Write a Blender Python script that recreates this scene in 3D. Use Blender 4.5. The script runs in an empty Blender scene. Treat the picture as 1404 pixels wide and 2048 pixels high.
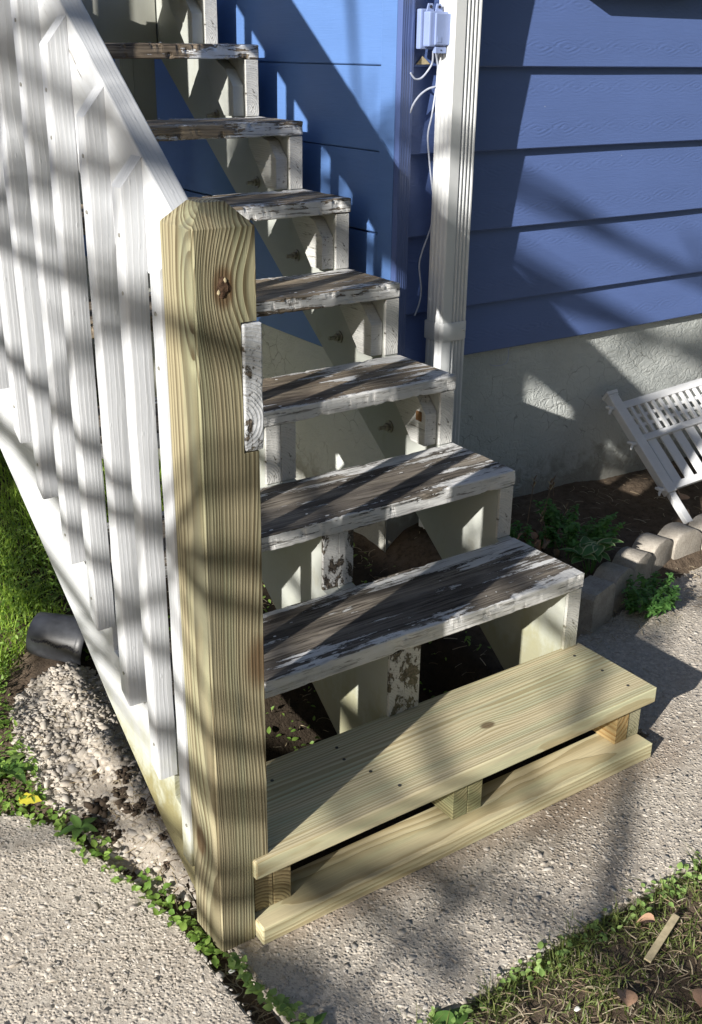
import bpy, bmesh, math, random
import numpy as np
from mathutils import Vector, Matrix, noise as mnoise

# ------------------------------------------------------------------ camera, light, exposure
scene = bpy.context.scene
col = scene.collection
cd = bpy.data.cameras.new("camera")
cam = bpy.data.objects.new("camera", cd); col.objects.link(cam)
cam.location = (-0.47200, -1.29227, 1.43457)
cam.rotation_euler = (1.172538, -0.0121926, -0.605859)
cd.sensor_fit = 'VERTICAL'; cd.sensor_height = 24.0
cd.lens = 2193.2 / 2048 * 24.0
cd.clip_start = 0.05; cd.clip_end = 500
scene.camera = cam

SUN_TO = Vector((-1.0, -0.385, 0.44)).normalized()      # from the scene towards the sun
world = bpy.data.worlds.new("World"); scene.world = world; world.use_nodes = True
wn = world.node_tree.nodes; wl = world.node_tree.links
wn.clear()
sky = wn.new('ShaderNodeTexSky'); sky.sky_type = 'NISHITA'; sky.sun_disc = False
sky.sun_elevation = math.asin(SUN_TO.z)
sky.sun_rotation = math.atan2(SUN_TO.x, SUN_TO.y)
sky.air_density = 1.0; sky.dust_density = 1.2; sky.ozone_density = 1.0
bg = wn.new('ShaderNodeBackground'); bg.inputs['Strength'].default_value = 0.05
wo = wn.new('ShaderNodeOutputWorld')
wl.new(sky.outputs[0], bg.inputs[0]); wl.new(bg.outputs[0], wo.inputs[0])

sd = bpy.data.lights.new("sun", 'SUN'); sd.energy = 5.0; sd.angle = math.radians(0.5); sd.color = (1.0, 0.955, 0.885)
sun = bpy.data.objects.new("sun", sd); col.objects.link(sun)
sun.location = SUN_TO * 12
sun.rotation_euler = SUN_TO.to_track_quat('Z', 'Y').to_euler()
scene.view_settings.view_transform = 'Standard'; scene.view_settings.look = 'None'
scene.view_settings.exposure = 0.66; scene.view_settings.gamma = 1.0
scene.view_settings.use_curve_mapping = False

rnd = random.Random(7)
nrng = np.random.default_rng(11)

# ------------------------------------------------------------------ object helpers
def tag(o, label=None, cat=None, group=None, kind=None):
    if label: o['label'] = label
    if cat: o['category'] = cat
    if group: o['group'] = group
    if kind: o['kind'] = kind
    return o

def empty(name, loc=(0, 0, 0), label=None, cat=None, group=None, rot=None):
    o = bpy.data.objects.new(name, None); col.objects.link(o)
    o.location = loc; o.empty_display_size = 0.05
    if rot is not None: o.rotation_euler = rot
    return tag(o, label, cat, group)

def link(name, me, mat, loc=(0, 0, 0), parent=None, rot=None):
    """links a mesh; loc is in WORLD space when the parent is an unrotated empty (offset is taken off)"""
    o = bpy.data.objects.new(name, me); col.objects.link(o)
    if mat is not None and not me.materials: me.materials.append(mat)
    if parent is not None:
        o.parent = parent
        off = Vector((0, 0, 0)); q = parent
        while q is not None:
            off += Vector(q.location); q = q.parent
        o.location = Vector(loc) - off
    else:
        o.location = loc
    if rot is not None: o.rotation_euler = rot
    return o

def local(name, me, mat, loc, parent, rot=None):
    o = bpy.data.objects.new(name, me); col.objects.link(o)
    if mat is not None and not me.materials: me.materials.append(mat)
    o.parent = parent; o.location = loc
    if rot is not None: o.rotation_euler = rot
    return o

def mesh_from(name, verts, faces, smooth=False, angle=None):
    me = bpy.data.meshes.new(name)
    me.from_pydata([tuple(v) for v in verts], [], [tuple(f) for f in faces])
    me.update()
    if smooth:
        me.shade_smooth()
        if angle: me.set_sharp_from_angle(angle=math.radians(angle))
    return me

def mesh_np(name, V, F):
    """V (n,3), F (m,k) all faces of k corners"""
    me = bpy.data.meshes.new(name)
    n, m, k = len(V), len(F), F.shape[1]
    me.vertices.add(n); me.vertices.foreach_set('co', V.astype(np.float32).ravel())
    me.loops.add(m * k); me.loops.foreach_set('vertex_index', F.astype(np.int32).ravel())
    me.polygons.add(m); me.polygons.foreach_set('loop_start', np.arange(0, m * k, k, dtype=np.int32))
    me.update(calc_edges=True); me.validate()
    return me

def bm_mesh(name, bm, smooth=True, angle=35):
    me = bpy.data.meshes.new(name); bm.to_mesh(me); bm.free()
    if smooth:
        me.shade_smooth(); me.set_sharp_from_angle(angle=math.radians(angle))
    return me

def box_mesh(name, sx, sy, sz, bev=0.002, seg=2):
    bm = bmesh.new(); bmesh.ops.create_cube(bm, size=1)
    bmesh.ops.scale(bm, vec=(sx, sy, sz), verts=bm.verts)
    if bev > 0:
        bmesh.ops.bevel(bm, geom=list(bm.edges), offset=min(bev, min(sx, sy, sz) * .4), segments=seg, affect='EDGES', profile=.6)
    return bm_mesh(name, bm, False)

def box(name, x0, x1, y0, y1, z0, z1, mat, parent=None, bev=0.002):
    me = box_mesh(name, x1 - x0, y1 - y0, z1 - z0, bev)
    return link(name, me, mat, ((x0 + x1) / 2, (y0 + y1) / 2, (z0 + z1) / 2), parent)

def plank_mesh(name, L, W, T, r=.004, n=60, amp=.0008, chip=0.0, seed=0, bow=0.0):
    """board with its length on local X (0..L), width on Y (0..W), thickness on Z (-T..0); worn, slightly uneven"""
    prof = []
    def corner(cx_, cy_, a0):
        for k in range(4):
            a = math.radians(a0 + 30 * k); prof.append((cx_ + r * math.cos(a), cy_ + r * math.sin(a)))
    corner(W - r, -r, 0)
    for k in range(1, 6): prof.append((W - r - (W - 2 * r) * k / 6, 0))
    corner(r, -r, 90)
    prof.append((0, -T * .5))
    corner(r, -T + r, 180)
    for k in range(1, 4): prof.append((r + (W - 2 * r) * k / 4, -T))
    corner(W - r, -T + r, 270)
    prof.append((W, -T * .5))
    m = len(prof); V = []; F = []
    xs = [0.0, r * .35] + [r + (L - 2 * r) * k / n for k in range(n + 1)] + [L - r * .35, L]
    off = Vector((seed * 7.3, seed * 3.1, seed * 1.7))
    for si, x in enumerate(xs):
        ins = r if si in (0, len(xs) - 1) else (r * .3 if si in (1, len(xs) - 2) else 0)
        for (y, z) in prof:
            yy = min(max(y, ins), W - ins); zz = max(min(z, -ins), -T + ins)
            e = Vector((x, yy, zz)) + off
            d = mnoise.noise(Vector((e.x * 9, e.y * 25, e.z * 25))) * amp
            ny = (y - W / 2) / (W / 2); nz = (z + T / 2) / (T / 2)
            c = 0
            if chip and abs(ny) > .85 or (chip and abs(ny) > .8):
                q = mnoise.noise(Vector((e.x * 22 + 5, e.y * 30, e.z * 60))) + .5 * mnoise.noise(Vector((e.x * 70, e.y * 50, e.z * 110)))
                c = chip * max(0, q - .12)
            yy -= (1 if ny > 0 else -1) * c * (1 if abs(ny) > .8 else 0)
            zz += d - (1 if nz > 0 else -1) * c * .6 * (1 if abs(ny) > .8 else 0)
            zz += bow * math.sin(math.pi * x / L) + bow * .5 * mnoise.noise(Vector((x * 3, seed, 0)))
            yy += mnoise.noise(Vector((e.x * 6, e.y * 8 + 9, e.z * 8))) * amp
            V.append((x, yy, zz))
    for s in range(len(xs) - 1):
        for k in range(m):
            a = s * m + k; b = s * m + (k + 1) % m
            F.append((a, a + m, b + m, b))
    F.append(tuple(range(m))); F.append(tuple(reversed(range((len(xs) - 1) * m, len(xs) * m))))
    bm = bmesh.new()
    vs = [bm.verts.new(v) for v in V]
    for f in F: bm.faces.new([vs[i] for i in f])
    bmesh.ops.recalc_face_normals(bm, faces=bm.faces)
    return bm_mesh(name, bm, False)

def prism_mesh(name, poly, t, bev=.0015, axis='x'):
    """polygon in (y,z) extruded by t along +x, or in (x,z) extruded along +y"""
    bm = bmesh.new()
    if axis == 'x': vs = [bm.verts.new((0, p[0], p[1])) for p in poly]
    else: vs = [bm.verts.new((p[0], 0, p[1])) for p in poly]
    f = bm.faces.new(vs)
    ex = bmesh.ops.extrude_face_region(bm, geom=[f])
    v2 = [g for g in ex['geom'] if isinstance(g, bmesh.types.BMVert)]
    bmesh.ops.translate(bm, verts=v2, vec=(t, 0, 0) if axis == 'x' else (0, t, 0))
    bmesh.ops.recalc_face_normals(bm, faces=bm.faces)
    if bev > 0:
        bmesh.ops.bevel(bm, geom=list(bm.edges), offset=bev, segments=2, affect='EDGES', profile=.6)
    return bm_mesh(name, bm, False)

def tube_mesh(name, pts, radii, sides=8, closed_ends=True):
    pts = [Vector(p) for p in pts]
    if not hasattr(radii, '__len__'): radii = [radii] * len(pts)
    V = []; F = []; up = Vector((0, 0, 1)); prev = None
    for i, p in enumerate(pts):
        t = (pts[min(i + 1, len(pts) - 1)] - pts[max(i - 1, 0)]).normalized()
        if prev is None:
            a = t.cross(up)
            if a.length < .1: a = t.cross(Vector((1, 0, 0)))
            a.normalize()
        else:
            a = (prev - t * prev.dot(t)).normalized()
        prev = a; b = t.cross(a)
        for k in range(sides):
            w = 2 * math.pi * k / sides
            V.append(p + (a * math.cos(w) + b * math.sin(w)) * radii[i])
    for i in range(len(pts) - 1):
        for k in range(sides):
            A = i * sides + k; B = i * sides + (k + 1) % sides
            F.append((A, B, B + sides, A + sides))
    if closed_ends:
        F.append(tuple(reversed(range(sides)))); F.append(tuple(range((len(pts) - 1) * sides, len(pts) * sides)))
    return mesh_from(name, V, F, True, 60)

def spline(pts, n=8):
    P = [Vector(p) for p in pts]; out = []
    for i in range(len(P) - 1):
        p0 = P[max(i - 1, 0)]; p1 = P[i]; p2 = P[i + 1]; p3 = P[min(i + 2, len(P) - 1)]
        for k in range(n):
            t = k / n
            out.append(.5 * ((2 * p1) + (p2 - p0) * t + (2 * p0 - 5 * p1 + 4 * p2 - p3) * t * t + (3 * p1 - p0 - 3 * p2 + p3) * t ** 3))
    out.append(P[-1]); return out

# ------------------------------------------------------------------ material helpers
class NT:
    def __init__(s, name):
        s.m = bpy.data.materials.new(name); s.m.use_nodes = True
        s.t = s.m.node_tree; s.t.nodes.clear()
        s.out = s.t.nodes.new('ShaderNodeOutputMaterial')
        s.bsdf = s.t.nodes.new('ShaderNodeBsdfPrincipled')
        s.t.links.new(s.bsdf.outputs[0], s.out.inputs[0])
        s.tc = s.t.nodes.new('ShaderNodeTexCoord')
        s.oi = None
    def set(s, sock, v):
        if isinstance(v, bpy.types.NodeSocket): s.t.links.new(v, sock)
        elif v is not None:
            if sock.type == 'RGBA' and len(v) == 3: v = (*v, 1)
            sock.default_value = v
    def math(s, op, a, b=None, c=None, clamp=False):
        n = s.t.nodes.new('ShaderNodeMath'); n.operation = op; n.use_clamp = clamp
        s.set(n.inputs[0], a)
        if b is not None: s.set(n.inputs[1], b)
        if c is not None: s.set(n.inputs[2], c)
        return n.outputs[0]
    def vmath(s, op, a, b=None, out=0):
        n = s.t.nodes.new('ShaderNodeVectorMath'); n.operation = op
        s.set(n.inputs[0], a)
        if b is not None: s.set(n.inputs[1], b)
        return n.outputs[out]
    def xyz(s, v):
        n = s.t.nodes.new('ShaderNodeSeparateXYZ'); s.set(n.inputs[0], v); return n.outputs
    def comb(s, x, y, z):
        n = s.t.nodes.new('ShaderNodeCombineXYZ')
        s.set(n.inputs[0], x); s.set(n.inputs[1], y); s.set(n.inputs[2], z); return n.outputs[0]
    def obj(s): return s.tc.outputs['Object']
    def rand(s):
        if s.oi is None: s.oi = s.t.nodes.new('ShaderNodeObjectInfo')
        return s.oi.outputs['Random']
    def scaled(s, v, sc): return s.vmath('MULTIPLY', v, sc)
    def noise(s, v, scale=1.0, detail=4, rough=.55, dist=0.0, col=False):
        n = s.t.nodes.new('ShaderNodeTexNoise'); s.set(n.inputs['Vector'], v)
        n.inputs['Scale'].default_value = scale; n.inputs['Detail'].default_value = detail
        n.inputs['Roughness'].default_value = rough; n.inputs['Distortion'].default_value = dist
        return n.outputs['Color' if col else 'Fac']
    def voro(s, v, scale=1.0, feature='F1', rand=1.0, out='Distance'):
        n = s.t.nodes.new('ShaderNodeTexVoronoi'); n.feature = feature; s.set(n.inputs['Vector'], v)
        n.inputs['Scale'].default_value = scale; n.inputs['Randomness'].default_value = rand
        return n.outputs[out]
    def ramp(s, f, a, b, lo=0.0, hi=1.0, smooth=False):
        n = s.t.nodes.new('ShaderNodeMapRange'); n.clamp = True
        n.interpolation_type = 'SMOOTHSTEP' if smooth else 'LINEAR'
        s.set(n.inputs[0], f); s.set(n.inputs[1], a); s.set(n.inputs[2], b); s.set(n.inputs[3], lo); s.set(n.inputs[4], hi)
        return n.outputs[0]
    def mix(s, f, a, b, mode='MIX'):
        n = s.t.nodes.new('ShaderNodeMix'); n.data_type = 'RGBA'; n.blend_type = mode; n.clamp_factor = True
        s.set(n.inputs[0], f); s.set(n.inputs[6], a); s.set(n.inputs[7], b); return n.outputs[2]
    def fmix(s, f, a, b):
        n = s.t.nodes.new('ShaderNodeMix'); n.data_type = 'FLOAT'
        s.set(n.inputs[0], f); s.set(n.inputs[2], a); s.set(n.inputs[3], b); return n.outputs[0]
    def bump(s, h, dist=.002, strength=1.0, normal=None):
        n = s.t.nodes.new('ShaderNodeBump'); n.inputs['Distance'].default_value = dist
        n.inputs['Strength'].default_value = strength; s.set(n.inputs['Height'], h)
        if normal is not None: s.set(n.inputs['Normal'], normal)
        return n.outputs[0]
    def geo(s, name='Random Per Island'):
        n = s.t.nodes.new('ShaderNodeNewGeometry'); return n.outputs[name]
    def world(s): return s.geo('Position')
    def done(s, color=None, rough=.6, normal=None, spec=.3, **kw):
        b = s.bsdf
        if color is not None: s.set(b.inputs['Base Color'], color)
        s.set(b.inputs['Roughness'], rough); s.set(b.inputs['Specular IOR Level'], spec)
        if normal is not None: s.set(b.inputs['Normal'], normal)
        for k, v in kw.items(): s.set(b.inputs[k], v)
        return s.m

def grain_coords(n, axis):
    """local coordinates with the grain on X"""
    v = n.obj()
    if axis == 'x': g = v
    else:
        c = n.xyz(v)
        g = n.comb(c[2], c[0], c[1]) if axis == 'z' else n.comb(c[1], c[0], c[2])
    return g

def rings(n, g, freq, pith, warp=.02, knots=(), rnd_amt=.05):
    w = n.noise(n.scaled(g, (1.3, 6, 6)), 1.0, 2, .5, 0, True)
    w = n.vmath('SUBTRACT', w, (.5, .5, .5))
    w = n.scaled(w, (0, warp, warp))
    w2 = n.noise(n.scaled(g, (9, 30, 30)), 1.0, 2, .5, 0, True)
    w2 = n.scaled(n.vmath('SUBTRACT', w2, (.5, .5, .5)), (0, warp * .16, warp * .16))
    gp = n.vmath('ADD', n.vmath('ADD', g, w), w2)
    r_ = n.rand()
    off = n.comb(0.0, n.math('MULTIPLY', n.math('SUBTRACT', r_, .5), rnd_amt), n.math('MULTIPLY', r_, rnd_amt * .5))
    gp = n.vmath('SUBTRACT', n.vmath('ADD', gp, off), (0, pith[0], pith[1]))
    c = n.xyz(gp)
    r = n.math('SQRT', n.math('ADD', n.math('MULTIPLY', c[1], c[1]), n.math('MULTIPLY', c[2], c[2])))
    kmask = None
    for (kp, ks, ka) in knots:
        d = n.vmath('LENGTH', n.scaled(n.vmath('SUBTRACT', g, kp), (.55, 1, 1)), None, 1)
        e = n.math('POWER', 2.718, n.math('MULTIPLY', n.math('MULTIPLY', d, d), -1.0 / (ks * ks)))
        r = n.math('ADD', r, n.math('MULTIPLY', e, ka))
        km = n.ramp(d, ks * .22, ks * .42, 1, 0, True)
        kmask = km if kmask is None else n.math('MAXIMUM', kmask, km)
    jn = n.t.nodes.new('ShaderNodeTexNoise'); jn.noise_dimensions = '1D'
    n.set(jn.inputs['W'], n.math('MULTIPLY', r, freq * .42)); jn.inputs['Scale'].default_value = 1.0; jn.inputs['Detail'].default_value = 2
    rr_ = n.math('ADD', n.math('MULTIPLY', r, freq), n.math('MULTIPLY', jn.outputs[0], 1.6))
    fr = n.math('FRACT', rr_)
    late = n.math('MULTIPLY', n.ramp(fr, .25, .86, 0, 1, True), n.ramp(fr, .93, 1.0, 1, 0, True))
    return late, kmask

def new_wood(name, axis, freq=130, pith=(.05, -.03), warp=.02, early=(.50, .43, .20), late=(.20, .145, .055), knots=(), dark=.85, green=.5, rnd_amt=.05, stain=.40):
    n = NT(name); g = grain_coords(n, axis)
    ring, km = rings(n, g, freq, pith, warp, knots, rnd_amt)
    fib = n.noise(n.scaled(g, (6, 260, 260)), 1, 3, .6)
    big = n.noise(n.scaled(g, (1.6, 22, 22)), 1, 3, .5)
    base = n.mix(n.math('MULTIPLY', n.ramp(big, .38, .64, 0, 1, True), green), early, (early[0] * .80, early[1] * .93, early[2] * .92))
    tone = n.noise(n.scaled(g, (3, 60, 60)), 1, 2, .5)
    ringf = n.math('MULTIPLY', ring, n.math('MULTIPLY', n.ramp(tone, .3, .65, .55, 1.0), dark))
    c = n.mix(ringf, base, late)
    c = n.mix(n.ramp(fib, .35, .7, .22, 0), c, (.14, .10, .045))
    dirt = n.noise(n.scaled(g, (5, 9, 9)), 1, 5, .65)
    c = n.mix(n.ramp(dirt, .60, .80, 0, .38, True), c, (.17, .14, .075))
    sta = n.noise(n.scaled(g, (2.4, 15, 15)), 1, 4, .6, .4)
    c = n.mix(n.ramp(sta, .49, .68, 0, stain, True), c, (early[0] * .38, early[1] * .42, early[2] * .45))
    if km is not None:
        c = n.mix(n.math('MULTIPLY', km, .8), c, (.10, .055, .025))
    h = n.math('ADD', n.math('MULTIPLY', ring, .6), n.math('MULTIPLY', fib, .6))
    return n.done(c, n.ramp(fib, 0, 1, .62, .82), n.bump(h, .0008, .9), .25)

def white_paint(name, axis, base=(.80, .80, .79), freq=160, pith=(.06, -.03), relief=1.0, cracks=.0, grime=0.0, cream=0.0, warm=(.62, .60, .46), peel=0.0):
    n = NT(name); g = grain_coords(n, axis)
    ring, km = rings(n, g, freq, pith, .03)
    fib = n.noise(n.scaled(g, (5, 120, 120)), 1, 3, .6)
    drip = n.noise(n.scaled(g, (10, 30, 30)), 1, 4, .55)
    bead = n.voro(n.scaled(g, (26, 60, 60)), 1)
    col_ = n.mix(n.ramp(n.noise(n.scaled(g, (3, 12, 12)), 1, 4, .6), .35, .7, 0, .35), base, (base[0] * .82, base[1] * .82, base[2] * .80))
    col_ = n.mix(n.math('MULTIPLY', ring, .22 * relief), col_, (.42, .42, .40))
    col_ = n.mix(n.ramp(fib, .52, .72, 0, .16), col_, (.35, .35, .34))
    if cream: 
        st = n.noise(n.scaled(n.world(), (5, 5, 3)), 1, 5, .65)
        col_ = n.mix(n.ramp(st, .3, .7, cream * .6, cream), col_, warm)
        col_ = n.mix(n.ramp(n.noise(n.scaled(n.world(), (14, 14, 7)), 1, 5, .7), .56, .75, 0, .5), col_, (.30, .27, .17))
    drip = n.noise(n.scaled(g, (22, 42, 42)), 1, 5, .6)
    h = n.math('ADD', n.math('MULTIPLY', ring, .34 * relief), n.math('ADD', n.math('MULTIPLY', drip, .85), n.math('MULTIPLY', fib, .5)))
    h = n.math('ADD', h, n.ramp(bead, .05, .16, .35, 0, True))
    if cracks:
        cr = n.noise(n.scaled(g, (14, 110, 110)), 1, 5, .7)
        m = n.noise(n.scaled(g, (5, 16, 16)), 1, 3, .6)
        crk = n.math('MULTIPLY', n.ramp(cr, .58, .64, 0, 1), n.ramp(m, .62 - cracks * .25, .72 - cracks * .2, 0, 1))
        col_ = n.mix(crk, col_, (.10, .085, .06)); h = n.math('SUBTRACT', h, n.math('MULTIPLY', crk, .8))
    if peel:
        pn = n.noise(n.scaled(n.world(), (26, 26, 17)), 1, 7, .7, .4); pv = n.noise(n.scaled(g, (60, 160, 160)), 1, 4, .6)
        pm = n.ramp(n.math('ADD', pn, n.math('MULTIPLY', n.math('SUBTRACT', pv, .5), .12)), .60 - peel * .16, .61 - peel * .16, 0, 1)
        col_ = n.mix(pm, col_, n.mix(n.ramp(pv, .4, .6, 0, 1), (.030, .026, .022), (.13, .108, .085))); h = n.math('SUBTRACT', h, n.math('MULTIPLY', pm, 1.6))
    if grime:
        wz = n.xyz(n.world())[2]; gn = n.noise(n.scaled(n.world(), (14, 14, 9)), 1, 5, .7)
        gz = n.math('ADD', wz, n.math('MULTIPLY', n.math('SUBTRACT', gn, .5), -.34))
        g1 = n.ramp(gz, .12, .32, 1, 0, True)
        g2 = n.ramp(gz, .09, .20, 1, 0, True)
        col_ = n.mix(n.math('MULTIPLY', g1, .55 * grime), col_, (.36, .37, .18))
        col_ = n.mix(n.math('MULTIPLY', g2, .95 * grime), col_, n.mix(gn, (.16, .13, .07), (.34, .32, .16)))
    return n.done(col_, .48, n.bump(h, .0012 * relief, .9), .4)

def peeling(name, worn=.5, frontpaint=.8, dark=(.110, .096, .084), light=(.34, .305, .26), L=1.0, W=.236, seedv=0.0, leftdark=.0, tan=0.0):
    """old tread: weathered boards with what is left of the white paint; grain on X, nose at y=0"""
    n = NT(name); v = n.obj(); c = n.xyz(v)
    sv = n.vmath('ADD', v, (seedv * 3.7, seedv * 1.3, seedv))
    ring, km = rings(n, v, 150, (.11, -.10), .05)
    fib = n.noise(n.scaled(sv, (5, 170, 170)), 1, 5, .7)
    fib2 = n.noise(n.scaled(sv, (2.2, 46, 46)), 1, 4, .6)
    blot = n.noise(n.scaled(sv, (4, 9, 9)), 1, 4, .6)
    wood = n.mix(n.ramp(fib2, .35, .68, 0, 1), dark, light)
    wood = n.mix(n.ramp(blot, .36, .66, .10, .72), wood, (dark[0] * .55, dark[1] * .52, dark[2] * .5))
    wood = n.mix(n.ramp(n.noise(n.scaled(sv, (1.7, 16, 16)), 1, 5, .65), .45, .68, 0, .75), wood, (light[0] * 1.15, light[1] * 1.12, light[2] * 1.05))
    wood = n.mix(n.ramp(fib, .50, .66, 0, .8), wood, (.035, .028, .022))
    crk = n.noise(n.scaled(sv, (1.3, 95, 95)), 1, 3, .6)
    crack = n.math('MULTIPLY', n.ramp(n.math('ABSOLUTE', n.math('SUBTRACT', crk, .5)), .0, .012, 1, 0), n.ramp(blot, .45, .55, 0, 1))
    wood = n.mix(crack, wood, (.012, .010, .008))
    wood = n.mix(n.math('MULTIPLY', ring, .35), wood, (.05, .04, .03))
    # paint mask
    e = n.noise(n.scaled(sv, (7, 42, 42)), 1, 7, .68, .35)
    e2 = n.noise(n.scaled(sv, (2.2, 7, 7)), 1, 3, .55)
    e3 = n.noise(n.scaled(sv, (38, 70, 70)), 1, 4, .7)
    lng = n.noise(n.scaled(sv, (2.6, 55, 55)), 1, 6, .72, .15)
    f = n.math('ADD', n.math('ADD', n.math('MULTIPLY', e, .46), n.math('MULTIPLY', e2, .28)), n.math('ADD', n.math('MULTIPLY', e3, .16), n.math('MULTIPLY', lng, .62)))
    # keep towards the back edge, the nose and the right end
    back = n.ramp(c[1], W * .62, W * 1.0, 0, .17, True)
    nose = n.ramp(c[1], .06, .0, 0, .09, True)
    right = n.ramp(c[0], L * .55, L * 1.0, 0, .15, True)
    topm = n.ramp(c[2], -.006, -.001, 0, 1)
    fr = n.math('SUBTRACT', 1.0, topm)
    bias = n.math('ADD', n.math('ADD', back, nose), right)
    top_thr = n.math('SUBTRACT', .875 + .12 * worn, bias)
    front_thr = n.math('SUBTRACT', .955 - .30 * frontpaint, n.math('SUBTRACT', n.math('MULTIPLY', right, .8), n.ramp(c[0], 0, L * .62, leftdark * .22, 0)))
    thr = n.fmix(fr, top_thr, front_thr)
    d = n.math('SUBTRACT', f, thr)
    mask = n.ramp(d, .0, .008, 0, 1)
    paint = n.mix(n.ramp(n.noise(n.scaled(sv, (12, 40, 40)), 1, 4, .6), .35, .7, 0, .5), (.76, .76, .75), (.50, .50, .48))
    ck = n.noise(n.scaled(sv, (10, 150, 150)), 1, 4, .7)
    paint = n.mix(n.ramp(ck, .56, .64, 0, .75), paint, (.12, .10, .08))
    rim = n.math('MULTIPLY', n.ramp(d, -.012, .0, 0, 1), n.ramp(d, .0, .004, 1, 0))
    cc = n.mix(mask, wood, paint)
    cc = n.mix(n.math('MULTIPLY', rim, .6), cc, (.02, .016, .012))  # dark line painted as the shadow at the flake edges
    h = n.math('ADD', n.math('MULTIPLY', mask, 1.5), n.math('ADD', n.math('MULTIPLY', fib, -1.6), n.math('MULTIPLY', crack, -1.5)))
    return n.done(cc, n.fmix(mask, .85, .5), n.bump(h, .0016, 1.0), .25)

# ------------------------------------------------------------------ materials
M = {}
M['post'] = new_wood('treated pine post', 'z', 178, (.105, .010), .016, early=(.37, .33, .215), late=(.095, .076, .042),
                     knots=[((1.140, .0445, 0.0), .050, -.030), ((.20, .0, .06), .05, .014), ((.55, .09, .02), .10, -.010)], dark=1.0, green=.8, rnd_amt=0, stain=.70)
M['tread_new'] = new_wood('treated pine tread', 'x', 150, (.13, -.016), .016, early=(.72, .635, .42), late=(.38, .30, .155),
                          knots=[((.60, .095, 0.0), .03, .010)], dark=.85, green=.9)
M['sill'] = new_wood('treated pine sill', 'x', 95, (.04, -.09), .06, early=(.70, .61, .39), late=(.36, .28, .14), dark=.75, green=.7)
M['block_pine'] = new_wood('pine end grain', 'y', 150, (-.03, -.05), .012, early=(.42, .34, .19), late=(.15, .105, .05), dark=.95, green=.3)
M['block_green'] = new_wood('greenish pine block', 'y', 150, (-.02, .06), .012, early=(.36, .34, .19), late=(.13, .12, .06), dark=.95, green=.8)
M['block_orange'] = new_wood('orange stained pine', 'y', 90, (-.02, .05), .02, early=(.45, .33, .16), late=(.26, .13, .035), dark=.8, green=.3)
M['white_v'] = white_paint('white paint upright grain', 'z', relief=.8, base=(.555, .575, .605), grime=1.0)
M['white_y'] = white_paint('white paint along the flight', 'y', relief=.9, base=(.56, .58, .605), grime=1.15, cracks=.2)
M['white_rail'] = white_paint('white paint rail', 'x', base=(.56, .58, .61), relief=.55, cracks=.2)
M['white_end'] = white_paint('white paint end grain', 'y', freq=170, pith=(-.035, -.05), relief=1.3, base=(.60, .60, .58), cracks=.75, grime=.7)
M['white_peel'] = white_paint('white paint badly peeling', 'y', freq=170, pith=(-.035, -.05), relief=1.2, base=(.58, .58, .57), cracks=.8, grime=.4, peel=.58)
M['white_stub'] = white_paint('white paint stub', 'y', freq=170, pith=(.035, .015), relief=1.5, base=(.46, .48, .51), cracks=.85, peel=.12)
M['cream'] = white_paint('cream paint stringer', 'y', base=(.50, .52, .50), relief=.4, cream=.6, warm=(.34, .355, .315), grime=.6)
M['cream_v'] = white_paint('cream paint board', 'z', base=(.46, .47, .43), relief=.3, cream=.6, warm=(.33, .33, .27))
OLD = dict(L=1.0)
M['tread'] = [None,
    peeling('old tread paint a', .42, 1.15, seedv=1.0),
    peeling('old tread paint b', .40, .80, seedv=2.0),
    peeling('old tread paint c', .46, 1.05, seedv=3.0, dark=(.16, .125, .095), light=(.40, .34, .26)),
    peeling('old tread paint d', .60, .62, seedv=4.0, dark=(.20, .155, .11), light=(.44, .37, .28), leftdark=.9),
    peeling('old tread paint e', .66, .60, seedv=5.0, dark=(.22, .175, .125), light=(.46, .39, .30), leftdark=.9),
    peeling('old tread paint f', .70, .50, seedv=6.0, dark=(.22, .175, .125), light=(.44, .37, .28), leftdark=1.2),
    peeling('old tread paint g', .70, .45, seedv=7.0, dark=(.20, .155, .11), light=(.42, .35, .26), leftdark=1.4)]

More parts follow.
